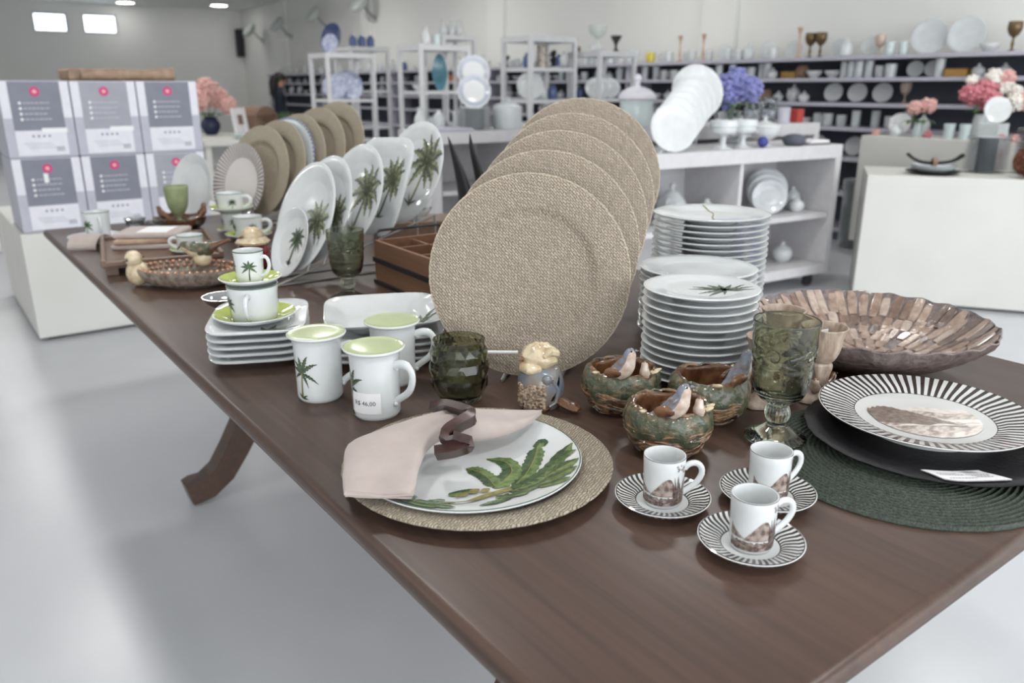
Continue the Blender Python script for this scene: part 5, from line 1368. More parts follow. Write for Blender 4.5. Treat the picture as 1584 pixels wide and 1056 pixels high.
# ================================================================== OPEN WHITE CABINETS
def open_cabinet(name,label,loc,rz,L2,D2,z0,z1,divs,mid,th=.05,cast=True):
    t=thing(name,label,'cabinet',loc,rz)     # local x from -L2 to 0, y from 0 to D2
    MB().box((-L2/2,D2/2,z1-.04),(L2,D2,.08)).build('top_board',M['cabw'],t,smooth=False)
    MB().box((-L2/2,D2/2,z0+.03),(L2,D2,.06)).build('bottom_board',M['cabw'],t,smooth=False)
    for x in (-th/2,-L2+th/2): MB().box((x,D2/2,(z0+z1)/2-.01),(th,D2-.002,z1-z0-.142)).build('side_panel',M['cabw'],t,smooth=False)
    for x in divs: MB().box((x,D2/2,(z0+z1)/2-.01),(.025,D2-.02,z1-z0-.142)).build('divider',M['cabw'],t,smooth=False)
    MB().box((-L2/2,D2-.011,(z0+z1)/2-.01),(L2-2*th,.012,z1-z0-.142)).build('back_panel',M['cabw'],t,smooth=False)
    e_=[-L2+th]+sorted(divs)+[-th]
    for a,b in zip(e_,e_[1:]): MB().box(((a+b)/2,D2/2-.005,mid),(b-a-.027,D2-.03,.03)).build('shelf_board',M['cabw'],t,smooth=False)
    if cast:
        for x in (-.12,-L2+.12):
            for y in (.06,D2-.06):
                mb=MB(); mb.lathe([(0,-.014),(.036,-.014),(.04,0),(.036,.014),(0,.014)],16,M=Matrix.Translation((x,y,.04))@Matrix.Rotation(PI/2,4,'X')); mb.box((x,y,z0-.012),(.05,.04,.024)); mb.build('caster',M['caster'],t)
    return t
CR=R(-5.2)
open_cabinet('open_cabinet','open white cabinet on casters displaying white teaware',(4.70,2.885,0),CR,1.75,.48,.09,.90,(-.86,),.465)
open_cabinet('open_cabinet','taller open white cabinet standing behind the caster cabinet',(5.22,3.40,0),CR,1.9,.40,.09,1.0,(-.95,),.55)
cc,cs=math.cos(CR),math.sin(CR)
def cab(u,v): return 4.70+u*cc-v*cs, 2.885+u*cs+v*cc
def putc(key,u,v,z,where,rz=0):
    x,y=cab(u,v); return put(key,x,y,z,where,rz)
W1='inside the caster cabinet'
for u,v,k in ((-.97,.16,'sugar'),(-1.12,.30,'teapot'),(-1.24,.13,'sugar'),(-1.38,.30,'bowl'),(-1.58,.26,'vase')): putc(k,u,v,.481,W1,.5).scale=(1.45,)*3
for u,v,k in ((-.20,.14,'sugar'),(-.13,.24,'jar')): putc(k,u,v,.481,W1,.3)
putc('teapot',-.40,.27,.151,W1,.2).scale=(1.3,)*3; putc('sugar',-.22,.2,.151,W1).scale=(1.4,)*3
stand=[(-.44,.16,.105),(-.38,.23,.12),(-.30,.31,.13)]
cabe=stand_rot(-.75,-.66,R(14))[0]
for k,(u,v,rr) in enumerate(stand):
    x,y=cab(u,v); me=MB().lathe(plate_prof(rr,.016,.006)[1],48).mesh('plate',M['porcb']); tag(ob('plate',me,None,(x,y,.483+rr*math.cos(R(14))),(cabe.x,cabe.y,cabe.z)),('smallest','middle','largest')[k]+' white plate propped upright inside the caster cabinet','plate')
for u,v,n,rr in ((-.60,.18,11,.062),(-.74,.20,14,.07)):
    me=MB().lathe(plate_prof(rr,.012,.0105)[1],32).mesh('small_plate',M['porcg']); x,y=cab(u,v)  # white plates in the greyer porcelain: cabinet shade painted into the colour
    for k in range(n): tag(ob('small_plate',me,None,(x,y,.1505+k*.0108)),'small plate in the low stacks inside the caster cabinet','plate','small plates stacked in the cabinet')
# rising plate row on the cabinet top
W2='on top of the caster cabinet'
cab3=stand_rot(-.45,-.89,R(15))[0]
for k in range(6):
    u,v=-1.37+.092*k,.05+.064*k; rr=(.13,.13,.132,.134,.138,.16)[k]; x,y=cab(u,v)
    me=MB().lathe(plate_prof(rr,.015,.006)[1],48).mesh('plate',M['porc'])
    tag(ob('plate',me,None,(x,y,.904+.030*k+rr*math.cos(R(15))),(cab3.x,cab3.y,cab3.z)),'white plate in the rising cabinet row, '+ORD[4-k].replace('top','first')+' before the largest' if k<5 else 'largest plate ending the rising row on top of the caster cabinet','plate','rising plates on the cabinet')
t=thing('plate_rack','white wire rack under the rising plates on the caster cabinet','rack',(0,0,0))
for du in (-.05,.05):
    mb=MB(); A=cab(-1.42+du,.03); B=cab(-.90+du,.41); mb.tube([(A[0],A[1],.904),(B[0],B[1],1.05)],.004,6); mb.tube([(B[0],B[1],1.05),(B[0],B[1],.904)],.004,6); mb.tube([(A[0],A[1],.904),(B[0],B[1],.904)],.004,6); mb.build('rail',M['metalw'],t)
def tureen(x,y,z,s,label,rz=0):
    t=thing('tureen',label,'tureen',(x,y,z),rz)
    f=lambda P:[(r*s,h*s) for r,h in P]
    MB().lathe(smooth_prof(f([(0,0),(.05,0),(.05,.008),(.03,.02),(.04,.035),(.09,.07),(.105,.11),(.10,.112),(.085,.072),(0,.04)]),3),32).build('bowl',M['porc'],t)
    MB().lathe(smooth_prof(f([(.104,.113),(.106,.118),(.08,.135),(.03,.15),(.012,.158),(.012,.168),(.018,.178),(0,.185)]),3),32).build('lid',M['porc'],t)
    for sg in (-1,1): MB().tube([(sg*.098*s,-.02*s,.09*s),(sg*.13*s,-.015*s,.1*s),(sg*.13*s,.015*s,.1*s),(sg*.098*s,.02*s,.09*s)],.008*s,6).build('handle',M['porc'],t)
x,y=cab(-.55,.15); tureen(x,y,.9005,.95,'white lidded tureen on the caster cabinet before the blue hydrangeas')
for u,v,l in ((-.95,.09,'white footed bowl next to the rising plate row'),(-.77,.11,'white footed bowl next to the lidded tureen')):
    x,y=cab(u,v); t=thing('footed_bowl',l,'bowl',(x,y,.9005))
    MB().lathe(smooth_prof([(0,0),(.05,0),(.05,.006),(.02,.02),(.018,.06),(.03,.075),(.07,.09),(.075,.12),(.072,.12),(.06,.095),(0,.085)],3),28).build('bowl',M['porcb'],t); 
    MB().lathe(smooth_prof([(.073,.1195),(.08,.124),(.08,.135),(.075,.16),(.07,.16),(.06,.13),(0,.122)],3),28).build('saucer_bowl',M['porcb'],t)
x,y=cab(-.36,.08); t=tag(MB().lathe(smooth_prof([(0,0),(.05,0),(.075,.02),(.07,.05),(.04,.065),(0,.07)],3),20,disp=lambda r,z,a,i:(r*(1+.12*math.sin(2*a)),z)).build('dark_pouch',M['shelfdark'],None,(x,y,.9005)),'dark grey cloth pouch on the caster cabinet','pouch')
x,y=cab(-.16,.12)
for k in range(3): tag(MB().box((0,0,.004),(.19,.14,.008),b=.001).build('magazine',M['blackm'] if k==0 else M['paper'],None,(x,y,.9005+k*.0085),(0,0,-.2+.12*k),smooth=False),('black','white','pale')[k]+' magazine lying on the cabinet end','magazine')
x,y=cab(-.665,.05); tag(MB().ball((0,0,.032),.032,18,12).build('blue_ball',mat('cobalt',(60,66,140),.25),None,(x,y,.9005)),'cobalt blue ball between the tureens','ornament')
# hydrangea in glass vase
def cluster(mb,c,r,n,pr,rnd,m=0):
    for k in range(n):
        v_=Vector((rnd.gauss(0,1),rnd.gauss(0,1),rnd.gauss(0,1))).normalized()*r*rnd.uniform(.75,1.0); p=Vector(c)+v_
        mb.ball(p,(pr,pr,pr*.7),6,4,m)
def bouquet(label,loc,heads,mats,vase,leafz,rnd,vm,group=None):
    t=thing('flower_vase',label,'flowers',loc,0,group)
    MB().lathe(smooth_prof(vase,3),24).build('vase',vm,t,recalc=True)
    for (c,r,mi) in heads:
        mb=MB(); mb.ball(c,r*.8,12,8); cluster(mb,c,r,70,r*.26,rnd); mb.build('bloom',mats[mi],t)
        MB().tube([(0,0,leafz*.2),(c[0]*.4,c[1]*.4,leafz),(c[0],c[1],c[2]-r*.6)],.004,6).build('stem',M['leaf'],t)
    for k in range(7):
        a=2*PI*k/7+.3; mb=MB(); P=q2((.01*math.cos(a),.01*math.sin(a),leafz),(.07*math.cos(a),.07*math.sin(a),leafz+.05),(.12*math.cos(a),.12*math.sin(a),leafz+.0),8)
        v=[];f=[]
        for i,p in enumerate(P):
            w2_=.028*math.sin(PI*(i+.2)/8.4); v+=[(p[0]-math.sin(a)*w2_,p[1]+math.cos(a)*w2_,p[2]),(p[0],p[1],p[2]-.004),(p[0]+math.sin(a)*w2_,p[1]-math.cos(a)*w2_,p[2])]
        for i in range(8): f+=[(i*3,i*3+1,i*3+4,i*3+3),(i*3+1,i*3+2,i*3+5,i*3+4)]
        mb.add(v,f).build('leaf',M['leaf'],t)
    return t
rb=random.Random(5)
x,y=cab(-.60,.37)
bouquet('blue hydrangea blooms in a clear glass vase on the caster cabinet',(x,y,.9005),[((-.06,.05,.33),.075,0),((.07,-.05,.32),.08,0),((.0,.0,.385),.07,0),((-.02,.03,.28),.07,0)],[M['bluep']],[(0,0),(.05,0),(.055,.08),(.05,.16),(.06,.2),(.056,.2),(.046,.16),(.05,.08),(.045,.01),(0,.008)],.22,rb,M['clear'])
# glass pitchers and red box on the taller cabinet
def cab4(u,v): return 5.22+u*cc-v*cs, 3.40+u*cs+v*cc
for k,(u,l) in enumerate(((-.52,'clear glass pitcher beside the tureen on the taller cabinet'),(-.36,'clear glass pitcher next to the grey tin on the taller cabinet'))):
    x,y=cab4(u,.15); t=thing('glass_pitcher',l,'pitcher',(x,y,1.0005),.6)
    MB().lathe(smooth_prof([(0,0),(.045,0),(.06,.03),(.062,.09),(.045,.14),(.05,.17),(.047,.17),(.041,.14),(.057,.09),(.055,.03),(0,.008)],3),24).build('body',M['clear'],t,recalc=True); MB().tube(bez((.048,0,.16),(.10,0,.17),(.10,0,.06),(.06,0,.05),9),.006,8).build('handle',M['clear'],t)
x,y=cab4(-.24,.14); tag(MB().lathe([(0,0),(.055,0),(.055,.10),(.05,.105),(0,.105)],24).build('grey_tin',M['shelf'],None,(x,y,1.0005)),'round grey tin on the taller cabinet','tin')
x,y=cab4(-.11,.14); tag(MB().box((0,0,.045),(.075,.10,.09),b=.004).build('red_box',M['redbox'],None,(x,y,1.0005)),'small red box at the end of the taller cabinet','box')
# glass apothecary jar
t=thing('apothecary_jar','tall glass apothecary jar with a domed pale lid','jar',(3.74,3.74,.1005))
MB().lathe(smooth_prof([(0,.901),(.09,.901),(.10,.91),(.11,.96),(.105,1.03),(.11,1.06),(.10,1.06),(.10,.96),(0,.92)],3),28).build('glass_body',M['aqua'],t)
MB().lathe(smooth_prof([(.112,1.062),(.12,1.075),(.10,1.11),(.05,1.135),(.02,1.142),(.015,1.165),(.025,1.19),(.012,1.215),(0,1.215)],3),28).build('lid',M['boxw'],t)

# ------------------------------------------------------------------ counter with plates behind the horns
t=open_cabinet('display_counter','white counter with open base behind the horn sculpture',(4.75,4.86,0),R(-4),1.75,.6,.02,.93,(-1.05,-.5),.5,.05,False)
def ctr(u,v): return 4.75+u*math.cos(R(-4))-v*math.sin(R(-4)),4.86+u*math.sin(R(-4))+v*math.cos(R(-4))
me=MB().lathe(plate_prof(.13,.018,.0115)[1],40).mesh('plate',M['porcg'])  # white stack in the greyer porcelain, its shade carried by the colour
x,y=ctr(-1.25,.30)
for k in range(13): tag(ob('plate',me,None,(x,y,.9305+k*.0118)),'white plate in the stack under two grey-rimmed plates, '+nth(k,13),'plate','plates stacked on the counter')
fe=stand_rot(-.45,-.9,R(10))[0]
brm=mat_stripes('grey_rim',(244,244,244),(196,200,212),1,.082,.118,0,1.0,False)
for k,(dx,dy,dz_) in enumerate(((-.02,-.03,.0),(.03,.05,.135))):
    m2=MB().lathe(plate_prof(.125,.016,.006)[1],56).mesh('plate',brm); tag(ob('plate',m2,None,(x+dx,y+dy,.9305+.155+.122+dz_),(fe.x,fe.y,fe.z)),('white plate with pale grey rim propped on the counter plate stack','white plate with pale grey rim standing higher behind its twin')[k],'plate')
t=thing('plate_easel','pale wire easel holding two grey-rimmed plates','stand',(x,y,.9305+.1605)); mb=MB(); mb.tube([(-.06,.09,0),(-.06,.1,.26)],.005,6); mb.tube([(.06,.05,0),(.06,.1,.26)],.005,6); mb.tube([(-.06,.1,.26),(.06,.1,.26)],.005,6); mb.tube([(-.06,.09,.004),(.06,.05,.004)],.005,6); mb.build('frame',M['metalw'],t)
x2,y2=ctr(-.985,.25)
tag(MB().lathe(smooth_prof([(0,0),(.10,0),(.112,.02),(.114,.14),(.10,.175),(.06,.19),(.02,.2),(.018,.215),(.025,.23),(0,.235)],3),32).build('lidded_jar',M['porcg'],None,(x2,y2,.9305)),'grey-white lidded canister beside the counter plate stack','canister')
x3,y3=ctr(-1.56,.2)
tag(MB().box((0,0,.012),(.34,.26,.024),b=.004).build('grey_tray',M['shelf'],None,(x3,y3,.9305)),'flat grey tray on the counter behind the horn sculpture','tray')
for k in range(4):
    xx,yy=ctr(-1.62+.16*k,.48); put(('vase','jar','cylv','vase')[k],xx,yy,.9305,'at the back edge of the display counter',k)

# ------------------------------------------------------------------ free-standing metal racks
def rack(cx,cy,w2_,d2,h,levels,label,rz=0):
    t=thing('metal_rack',label,'rack',(cx,cy,0),rz)
    for sx in (-1,1):
        for sy in (-1,1): MB().box((sx*w2_/2,sy*d2/2,h/2),(.036,.036,h)).build('post',M['metalw'],t,smooth=False)
    for sy in (-1,1): MB().box((0,sy*d2/2,h-.018),(w2_-.037,.034,.034)).build('top_rail',M['metalw'],t,smooth=False)
    for sx in (-1,1): MB().box((sx*w2_/2,0,h-.018),(.034,d2-.037,.034)).build('top_rail',M['metalw'],t,smooth=False)
    for z in levels: MB().box((0,0,z-.015),(w2_-.037,d2+.02,.03)).build('shelf_board',M['metalw'],t,smooth=False)
    return t
RK=[(3.75,8.0,.50,.40,1.55,(.35,.72,1.12),'white metal rack holding blue and white plates'),
(4.42,8.9,.46,.40,1.66,(.4,.8,1.2),'white metal rack with blue vases on top'),
(4.24,7.0,.52,.40,1.60,(.4,.82,1.2),'white metal rack holding the teal dish'),
(5.05,8.0,.4,.4,1.76,(.4,.85,1.2),'tall white metal rack behind the teal dish rack'),
(4.74,6.0,.50,.40,1.65,(.45,.93,1.13,1.40),'white metal rack holding the blue canister and dark busts'),
(5.28,5.75,.42,.40,1.53,(.45,.9,1.14),'white metal rack topped by a pale pedestal bowl')]
for r_ in RK: rack(*r_)
navyp=mat('navy_plate',(58,70,112),.2); bluep=mat('blue_pattern',(150,158,196),.2,c2=(214,218,232),ns=40)
def upr(x,y,z,rr,m_,label,nx=-.6,ny=-.8,group=None):
    e_=stand_rot(nx,ny,R(12))[0]; me=MB().lathe(plate_prof(rr,rr*.12,.006)[1],40).mesh('plate',m_); tag(ob('plate',me,None,(x,y,z+rr*math.cos(R(12))+.002),(e_.x,e_.y,e_.z)),label,'plate',group)
# top shelves for items standing on the rack frames
for cx,cy,w2_,d2,h,_,_l in RK[:3]+RK[4:]:
    pass
for (cx,cy,w2_,d2,h,lv,lb) in RK:
    par=[o for o in COL.objects if o.get('label')==lb][0]
    MB().box((0,0,h+.006),(w2_+.036,d2+.036,.012)).build('glass_top',M['metalw'],par,smooth=False)
upr(3.68,8.05,1.562,.15,navyp,'navy blue plate standing on top of its rack',-.95,-.3); upr(3.60,7.92,1.562,.09,bluep,'small blue-white plate standing in front of the navy plate',-.8,-.6)
for k in range(3): put('bluej',4.30+.11*k,8.85,1.6725,'on top of the far metal rack',k)
for k,(dx,dy,rr) in enumerate(((-.14,-.1,.12),(-.02,-.02,.13),(.10,.08,.14),(.05,-.12,.10))): upr(3.75+dx,8.0+dy,1.12,rr,bluep,'blue patterned plate standing inside the metal rack',-.5,-.86,'blue patterned plates in the rack')
put('bowl',3.65,7.95,.72,'on a middle board of the metal racks'); put('bluej',3.85,7.95,.72,'on a middle board of the metal racks')
# teal leaf dish
mb=MB(); v=[];f=[]
for i in range(13):
    t_=i/12; w2_=.075*math.sin(PI*(t_*.9+.06))**.7; cx=.12*t_+.03*math.sin(t_*4); zz=.02+.34*t_
    for (sx,off) in ((-1,0),(0,.02),(1,0),(0,.035)): v.append((cx+off,sx*w2_,zz))
for i in range(12):
    for j in range(4): f.append((i*4+j,i*4+(j+1)%4,i*4+4+(j+1)%4,i*4+4+j))
f+=[(3,2,1,0),(48,49,50,51)]
mb.add(v,f); o=mb.build('teal_dish',M['teal'],None,(4.26,6.92,1.1855),(0,0,R(62)),recalc=True); tag(o,'long teal leaf-shaped dish standing in the metal rack','dish')
put('vase',4.13,6.95,1.6125,'on top of the teal dish rack'); put('glass',4.25,6.95,1.6125,'on top of the teal dish rack'); put('bowl',4.08,7.02,1.20,'beside the teal dish in its rack')
for k in range(4): put(('mugb','jar','bluej','bowl')[k],4.04+.135*k,6.98,.82,'under the teal dish in its rack',k)
for k in range(3): put('vase',4.95+.1*k,7.95,1.7725,'on top of the tallest metal rack',k)
leo=mat('leopard_vase',(206,196,184),.3,c2=(110,100,96),ns=60,nlo=.48,nhi=.56)
o=ob('patterned_vase',lathe_me('patterned_vase',[(0,0),(.05,0),(.055,.05),(.045,.14),(.05,.2),(.045,.2),(0,.15)],leo),None,(4.76,5.98,1.4005)); tag(o,'tall speckled vase in the rack with the dark busts','vase')
put('bluej',4.60,5.98,1.4005,'beside the speckled vase'); 
for k in range(2):
    t=thing('bust_figure',('dark bust figure with a white round base','dark bust figure on the speckled vase shelf')[k],'figurine',(4.86+.08*k,5.93+.12*k,1.4005))
    MB().lathe(smooth_prof([(0,0),(.03,0),(.026,.02),(.01,.03),(.02,.06),(.03,.08),(.012,.10),(.018,.125),(.02,.145),(0,.16)],3),18).build('bust',M['blackm'],t); MB().lathe([(0,.0),(.034,0),(.034,.012),(0,.012)],18).build('base',M['porc'],t)
upr(4.58,5.92,1.13,.12,M['porc'],'large white plate inside the bust figure rack'); put('jar',4.74,5.95,1.13,'inside the bust figure rack'); put('bluej',4.86,5.95,1.13,'inside the bust figure rack')
for k in range(3): upr(5.15+.1*k,5.70,1.14,.09,M['porc'],'white plate standing inside the pedestal bowl rack',-.5,-.86,'white plates in the pedestal bowl rack')
o=ob('pedestal_bowl',lathe_me('pedestal_bowl',[(0,0),(.05,0),(.045,.01),(.012,.02),(.012,.09),(.02,.11),(.07,.15),(.085,.22),(.08,.22),(.06,.155),(0,.125)],M['pale']),None,(5.17,5.70,1.5425)); tag(o,'pale fluted pedestal bowl standing on a metal rack','bowl')
put('darkv',5.38,5.68,1.5425,'on the pedestal bowl rack'); put('bowl',5.30,5.86,1.5425,'on the pedestal bowl rack')
# ------------------------------------------------------------------ table with pink flowers, wicker box
t=thing('side_table','white side table carrying pink flowers and a wicker hamper','table',(2.88,8.62,0),R(-3))
MB().box((0,0,.725),(1.14,1.4,.05),b=.004).build('tabletop',M['plinth'],t,smooth=False)
for sx in (-1,1):
    for sy in (-1,1): MB().box((sx*.53,sy*.64,.35),(.05,.05,.70)).build('leg',M['plinth'],t,smooth=False)
MB().box((0,0,.40),(1.0,1.22,.03)).build('lower_shelf',M['plinth'],t,smooth=False)
rb=random.Random(8)
bouquet('pink hydrangeas in a round navy vase beside the white frame',(2.66,9.0,.7505),[((-.12,-.06,.36),.11,0),((.10,.02,.38),.11,0),((.0,.0,.45),.12,0),((.18,-.1,.30),.09,0),((-.10,.1,.44),.09,0)],[M['pink']],[(0,0),(.05,0),(.09,.05),(.10,.11),(.07,.17),(.05,.19),(.045,.19),(.06,.16),(0,.05)],.2,rb,mat('navy_vase',(38,44,74),.2))
t=thing('photo_frame','white picture frame with a small photo on the side table','frame',(2.90,8.72,.7505),R(35)); MB().box((0,0,.14),(.22,.02,.28),M=Matrix.Rotation(R(-8),4,'X')).build('frame',M['paper'],t,smooth=False); MB().box((0,-.012,.16),(.08,.004,.10),M=Matrix.Rotation(R(-8),4,'X')).build('photo',M['wicker'],t,smooth=False); MB().box((0,.05,.06),(.03,.10,.005),M=Matrix.Rotation(R(50),4,'X')).build('strut',M['paper'],t,smooth=False)
t=thing('wicker_hamper','brown wicker hamper with a rounded top on the side table','hamper',(3.18,9.02,.7505),R(30)); MB().box((0,0,.11),(.36,.26,.22),b=.02).build('basket',M['wicker'],t); MB().lathe([(0,-.13),(.16,-.13),(.17,0),(.16,.13),(0,.13)],24,M=Matrix.Translation((0,0,.2))@Matrix.Rotation(PI/2,4,'X')@Matrix.Diagonal((1,.55,1,1))).build('lid',M['wicker'],t); MB().box((-.08,-.135,.08),(.05,.008,.04)).build('clasp',M['navy'],t,smooth=False)
t=thing('potted_grass','green grass plant in a pale pot on the side table','plant',(3.34,8.62,.7505)); MB().lathe(smooth_prof([(0,0),(.05,0),(.065,.09),(.06,.09),(0,.07)],2),20).build('pot',M['boxw'],t)
mb=MB()
for k in range(140):
    a=rb.uniform(0,6.28); r0=rb.uniform(0,.045); l=rb.uniform(.10,.17); sp_2=rb.uniform(.2,.8); b0=Vector((r0*math.cos(a),r0*math.sin(a),.075)); mb.tube([b0,b0+Vector((math.cos(a)*l*.25*sp_2,math.sin(a)*l*.25*sp_2,l*.6)),b0+Vector((math.cos(a)*l*.6*sp_2,math.sin(a)*l*.6*sp_2,l))],[.004,.003,.0006],4)
o=mb.build('grass_blades',M['leaf'],t); o['kind']='stuff'
for k,(x,y,rr) in enumerate(((2.70,8.15,.10),(2.95,8.06,.12),(3.20,8.20,.11))): tag(MB().lathe(smooth_prof([(0,.004),(.05,0),(rr*.8,.02),(rr,.05),(rr*.97,.05),(rr*.7,.022),(0,.012)],2),28,disp=lambda r,z,a,i:(r*(1+.05*math.sin(7*a)*(r>.06)),z)).build('aqua_dish',M['aqua'],None,(x,y,.7505)),'pale aqua glass dish with wavy rim on the side table','dish','aqua glass dishes')
bouquet('small pink flowers on the low shelf of the side table',(2.62,8.14,.4155),[((0,0,.16),.06,0),((.07,.03,.13),.05,0)],[M['pink']],[(0,0),(.04,0),(.045,.08),(.04,.08),(0,.05)],.09,rb,M['navy'])
# ================================================================== RIGHT-HAND PLINTHS
plinth(-.95,.0,0,0,0,0,'',0) if False else None
t=plinth(-.6,.6,-.3,.3,.016,.75,'tall white plinth with black place setting and copper balls',R(-57),(4.474+.545*.6+.839*.3,2.565-.839*.6+.545*.3,0))
plinth(5.70,6.13,2.2,3.36,.12,.90,'white plinth on casters carrying pink flowers',cast=True)
def p1(u,v): 
    a=R(-57); return 4.474+u*math.cos(a)-v*math.sin(a),2.565+u*math.sin(a)+v*math.cos(a)
sm=MB().lathe(plate_prof(.15,.02,.0075)[1],56).mesh('charger_plate',M['black']); x,y=p1(.36,.22)
tag(ob('charger_plate',sm,None,(x,y,.7505)),'black charger under the black napkin setting','charger plate')
for k in range(3): tag(MB().lathe(plate_prof(.125,.03,.008)[1],48).build('deep_plate',M['porcg'],None,(x,y,.7585+k*.0085)),('lowest','middle','topmost')[k]+' pale deep plate on the black charger by the copper balls','plate')
mb=MB(); v=[];f=[]
for i in range(11):
    t_=i/10; 
    for (sy,zz) in ((-1,0),(0,.014),(1,0),(0,-.006)): v.append((-.15+.30*t_,sy*(.05-.03*math.sin(PI*t_)),.802+zz+.05*(abs(t_-.5)*2)**3))
for i in range(10):
    for j in range(4): f.append((i*4+j,i*4+(j+1)%4,i*4+4+(j+1)%4,i*4+4+j))
f+=[(3,2,1,0),(40,41,42,43)]; mb.add(v,f); o=mb.build('black_napkin',mat('black_linen',(24,24,28),.9),None,(x,y,.006),(0,0,R(-45)),recalc=True); tag(o,'black napkin pulled through a ring on the deep plates','napkin')
tag(MB().lathe([(.026,-.012),(.03,0),(.026,.012),(.021,.012),(.021,-.012),(.026,-.012)],24,M=Matrix.Rotation(PI/2,4,'Y')).build('napkin_ring',M['wicker'],None,(x,y,.8155),(0,0,R(-45))),'woven brown ring around the black napkin','napkin ring')
def copper_ball(x,y,z,r,label):
    t=thing('copper_ball',label,'ornament',(x,y,z),0,'copper mosaic balls'); MB().ball((0,0,r),r*.95,24,16).build('core',M['terra'],t)
    rr=random.Random(int(r*1e4)); n=150; mb=MB()
    for k in range(n):
        zc=1-2*(k+.5)/n; p=2.39996*k; q=math.sqrt(1-zc*zc); d=Vector((q*math.cos(p),q*math.sin(p),zc)); c=d*r*.97+Vector((0,0,r))
        if c.z<.012: continue
        qt=d.to_track_quat('Z','Y').to_matrix().to_4x4(); s_=r*.135; mb.box((0,0,0),(s_,s_*rr.uniform(.7,1.2),.006),M=Matrix.Translation(c)@qt@Matrix.Rotation(rr.uniform(0,3),4,'Z')@Matrix.Rotation(rr.uniform(-.3,.3),4,'X'))
    mb.build('copper_chips',M['copper'],t,smooth=False)
x,y=p1(.84,.16); copper_ball(x,y,.7505,.09,'large copper mosaic ball beside the black place setting')
pst2=MB().lathe(plate_prof(.12,.022,.0165,.066,.05)[1],40).mesh('plate',mat('dark_rim_porcelain',(150,156,160),.15))
def gstack(u,v,n,lb):
    x,y=p1(u,v)
    for k in range(n): tag(ob('plate',pst2,None,(x,y,.7505+k*.0168)),'grey plate in the '+lb+', '+nth(k,n),'plate','grey plates in the '+lb)
    return x,y,.7505+n*.0168+.007
gstack(.66,.44,12,'stack nearest the pink flower plinth')
x,y,z=gstack(.92,.44,15,'tall stack carrying a copper ball'); copper_ball(x,y,z,.10,'copper mosaic ball high on the tall grey plate stack')
# flowers and plates on the caster plinth
rb=random.Random(12); z9=.9005
bouquet('two pale pink blooms in a slim green glass vase',(5.80,3.0,z9),[((-.035,.03,.20),.048,0),((.03,-.035,.215),.052,0)],[M['pink']],[(0,0),(.03,0),(.03,.10),(.026,.10),(0,.02)],.09,rb,M['aqua'])
bouquet('large mixed bouquet of deep pink and white flowers on the plinth',(6.02,2.66,z9),[((-.08,.08,.29),.07,0),((.02,.03,.32),.075,0),((-.02,-.02,.25),.07,0),((.10,-.05,.34),.055,1),((.03,.0,.41),.05,1),((.12,-.12,.30),.05,1),((.1,-.06,.40),.05,2),((.06,-.16,.24),.055,1),((.1,-.22,.25),.06,2),((.0,.12,.38),.04,1)],[M['pinkd'],M['wpetal'],M['pink']],[(0,0),(.06,0),(.07,.1),(.06,.16),(.056,.16),(0,.05)],.17,rb,M['porcg'])
upr(5.82,2.50,z9+.11,.085,M['porc'],'white plate standing before the mixed bouquet',-.7,-.7)
t=thing('plate_stand','small grey block holding the plate before the bouquet','stand',(5.84,2.51,z9)); MB().box((0,0,.055),(.16,.12,.11),b=.004).build('block',M['porcg'],t,smooth=False)
for k,(x,y,kk) in enumerate(((5.92,3.2,'plate'),(5.77,3.14,'sugar'),(5.76,2.76,'glass'),(5.77,2.66,'glass'),(6.06,3.10,'jar'))): put(kk,x,y,z9,'on the pink flower plinth',k)
mb=MB()
for k in range(14): mb.ball((rb.uniform(-.05,.05),rb.uniform(-.18,.18),.016),(.02,.02,.014),8,5)
for k,(x,y) in enumerate(((5.75,3.28),(5.745,2.41),(5.75,2.33),(5.755,2.90))):
    mb=MB(); mb.ball((0,0,.018),(.022,.022,.016),10,7); cluster(mb,(0,0,.02),.026,26,.010,rb); mb.v=[(a,b,max(c,0)) for a,b,c in mb.v]; tag(mb.build('loose_bloom',M['pinkd'] if k%2 else M['pink'],None,(x,y,z9)),'loose pink bloom lying on the caster plinth','flower','loose pink blooms')
# ================================================================== PERSON
t=thing('person','person with long black hair in a dark top, seen in profile','person',(5.05,13.2,0),R(-20))
def skin_body(name,verts,edges,rad,mats,parent,fm):
    me=bpy.data.meshes.new(name); me.from_pydata(verts,edges,[]); o=ob(name,me,parent)
    for m_ in mats: me.materials.append(m_)
    sk=o.modifiers.new('skin','SKIN'); 
    if not me.skin_vertices: me.skin_vertices.new()
    for i,r_ in enumerate(rad): me.skin_vertices[0].data[i].radius=(r_[0],r_[1]) if hasattr(r_,'__len__') else (r_,r_)
    me.skin_vertices[0].data[0].use_root=True
    sb=o.modifiers.new('sub','SUBSURF'); sb.levels=2; sb.render_levels=2
    dg=bpy.context.evaluated_depsgraph_get(); m2=bpy.data.meshes.new_from_object(o.evaluated_get(dg)); o.modifiers.clear(); o.data=m2; m2.name=name
    if len(m2.materials)<len(mats):
        m2.materials.clear(); [m2.materials.append(x) for x in mats]
    for p in m2.polygons: p.material_index=fm(p.center); p.use_smooth=True
    return o
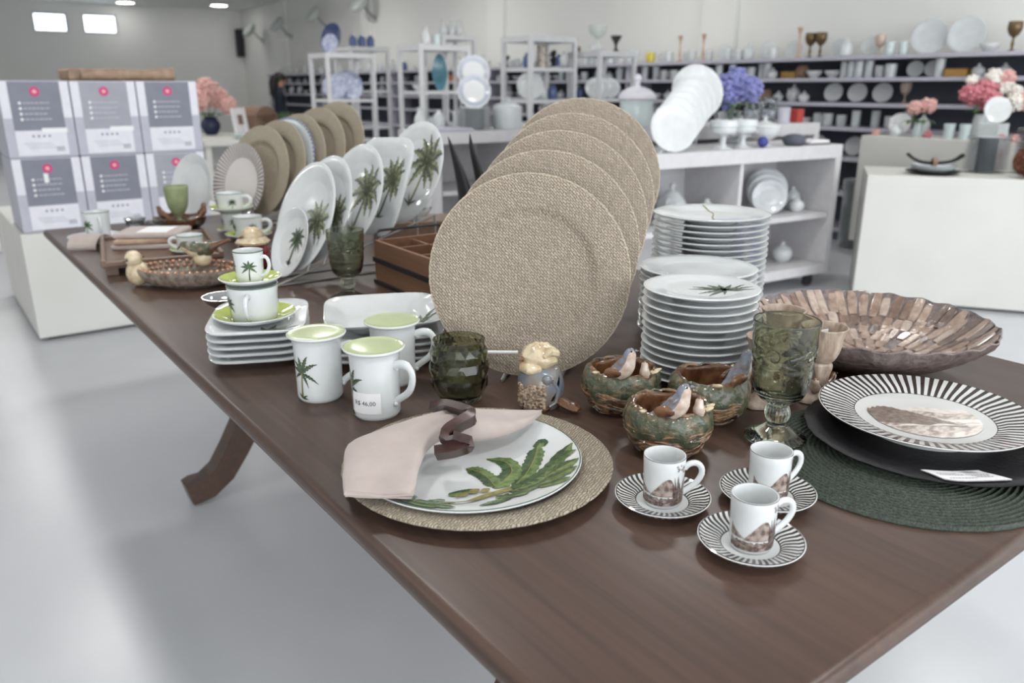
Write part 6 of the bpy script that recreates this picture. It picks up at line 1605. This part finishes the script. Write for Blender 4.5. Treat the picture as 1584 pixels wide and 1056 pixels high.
# facing +x (local); pelvis root
V=[(0,0,.78),(.0,0,.90),(.0,0,1.05),(.005,0,1.16),(.015,0,1.215),(.03,0,1.27),(.045,0,1.34),(.045,0,1.40)]; Ed=[(0,1),(1,2),(2,3),(3,4),(4,5),(5,6),(6,7)]
Rd=[(.12,.14),(.10,.12),(.105,.13),(.09,.14),(.05,.055),(.048,.05),(.075,.068),(.062,.058)]
for sg in (-1,1):
    b=len(V); V+=[(0,sg*.085,.72),(.01,sg*.09,.44),(0,sg*.09,.09),(.09,sg*.095,.035)]; Ed+=[(0,b),(b,b+1),(b+1,b+2),(b+2,b+3)]; Rd+=[.085,.055,.04,.035]
    b=len(V); V+=[(0,sg*.16,1.15),(.0,sg*.20,.92),(.12,sg*.19,.78),(.17,sg*.185,.745)]; Ed+=[(3,b),(b,b+1),(b+1,b+2),(b+2,b+3)]; Rd+=[.05,.038,.028,.026]
    h0=b+3
    for q,(dy,l) in enumerate(((-.024,.055),(-.010,.064),(.006,.060),(.020,.048))):
        b=len(V); V+=[(.215,sg*.185+dy,.72),(.215+l*.55,sg*.185+dy,.70),(.215+l*.8,sg*.185+dy,.675)]; Ed+=[(h0,b),(b,b+1),(b+1,b+2)]; Rd+=[.009,.008,.007]
    b=len(V); V+=[(.19,sg*.155,.735),(.215,sg*.142,.715)]; Ed+=[(h0,b),(b,b+1)]; Rd+=[.010,.008]
skin_body('body',V,Ed,Rd,[M['skin'],M['navy'],M['blackm']],t,lambda c:(1 if (c.z<1.24 and c.z>.80 and not(c.x>.10 and c.z<.83)) else (2 if c.z<=.80 and c.x<.12 and not(abs(c.y)>.15 and c.z>.6) else 0)))
nz=MB(); nz.tube([(.112,0,1.362),(.135,0,1.342),(.112,0,1.336)],[.006,.011,.008],8); nz.build('nose',M['skin'],t)
for sg in (-1,1): MB().ball((.112,sg*.03,1.372),(.006,.011,.007),8,6).build('eye',M['hair'],t); MB().ball((.035,sg*.072,1.36),(.018,.008,.028),8,6).build('ear',M['skin'],t)
MB().ball((.115,0,1.312),(.008,.022,.006),8,6).build('mouth',mat('lips',(160,90,86),.5),t)
hr=MB(); hr.ball((.022,0,1.385),(.094,.088,.085),20,14); hr.tube([(-.03,0,1.40),(-.065,0,1.32),(-.075,0,1.22),(-.085,0,1.12),(-.08,0,1.06)],[.07,.082,.075,.06,.02],16); hr.build('hair',M['hair'],t)
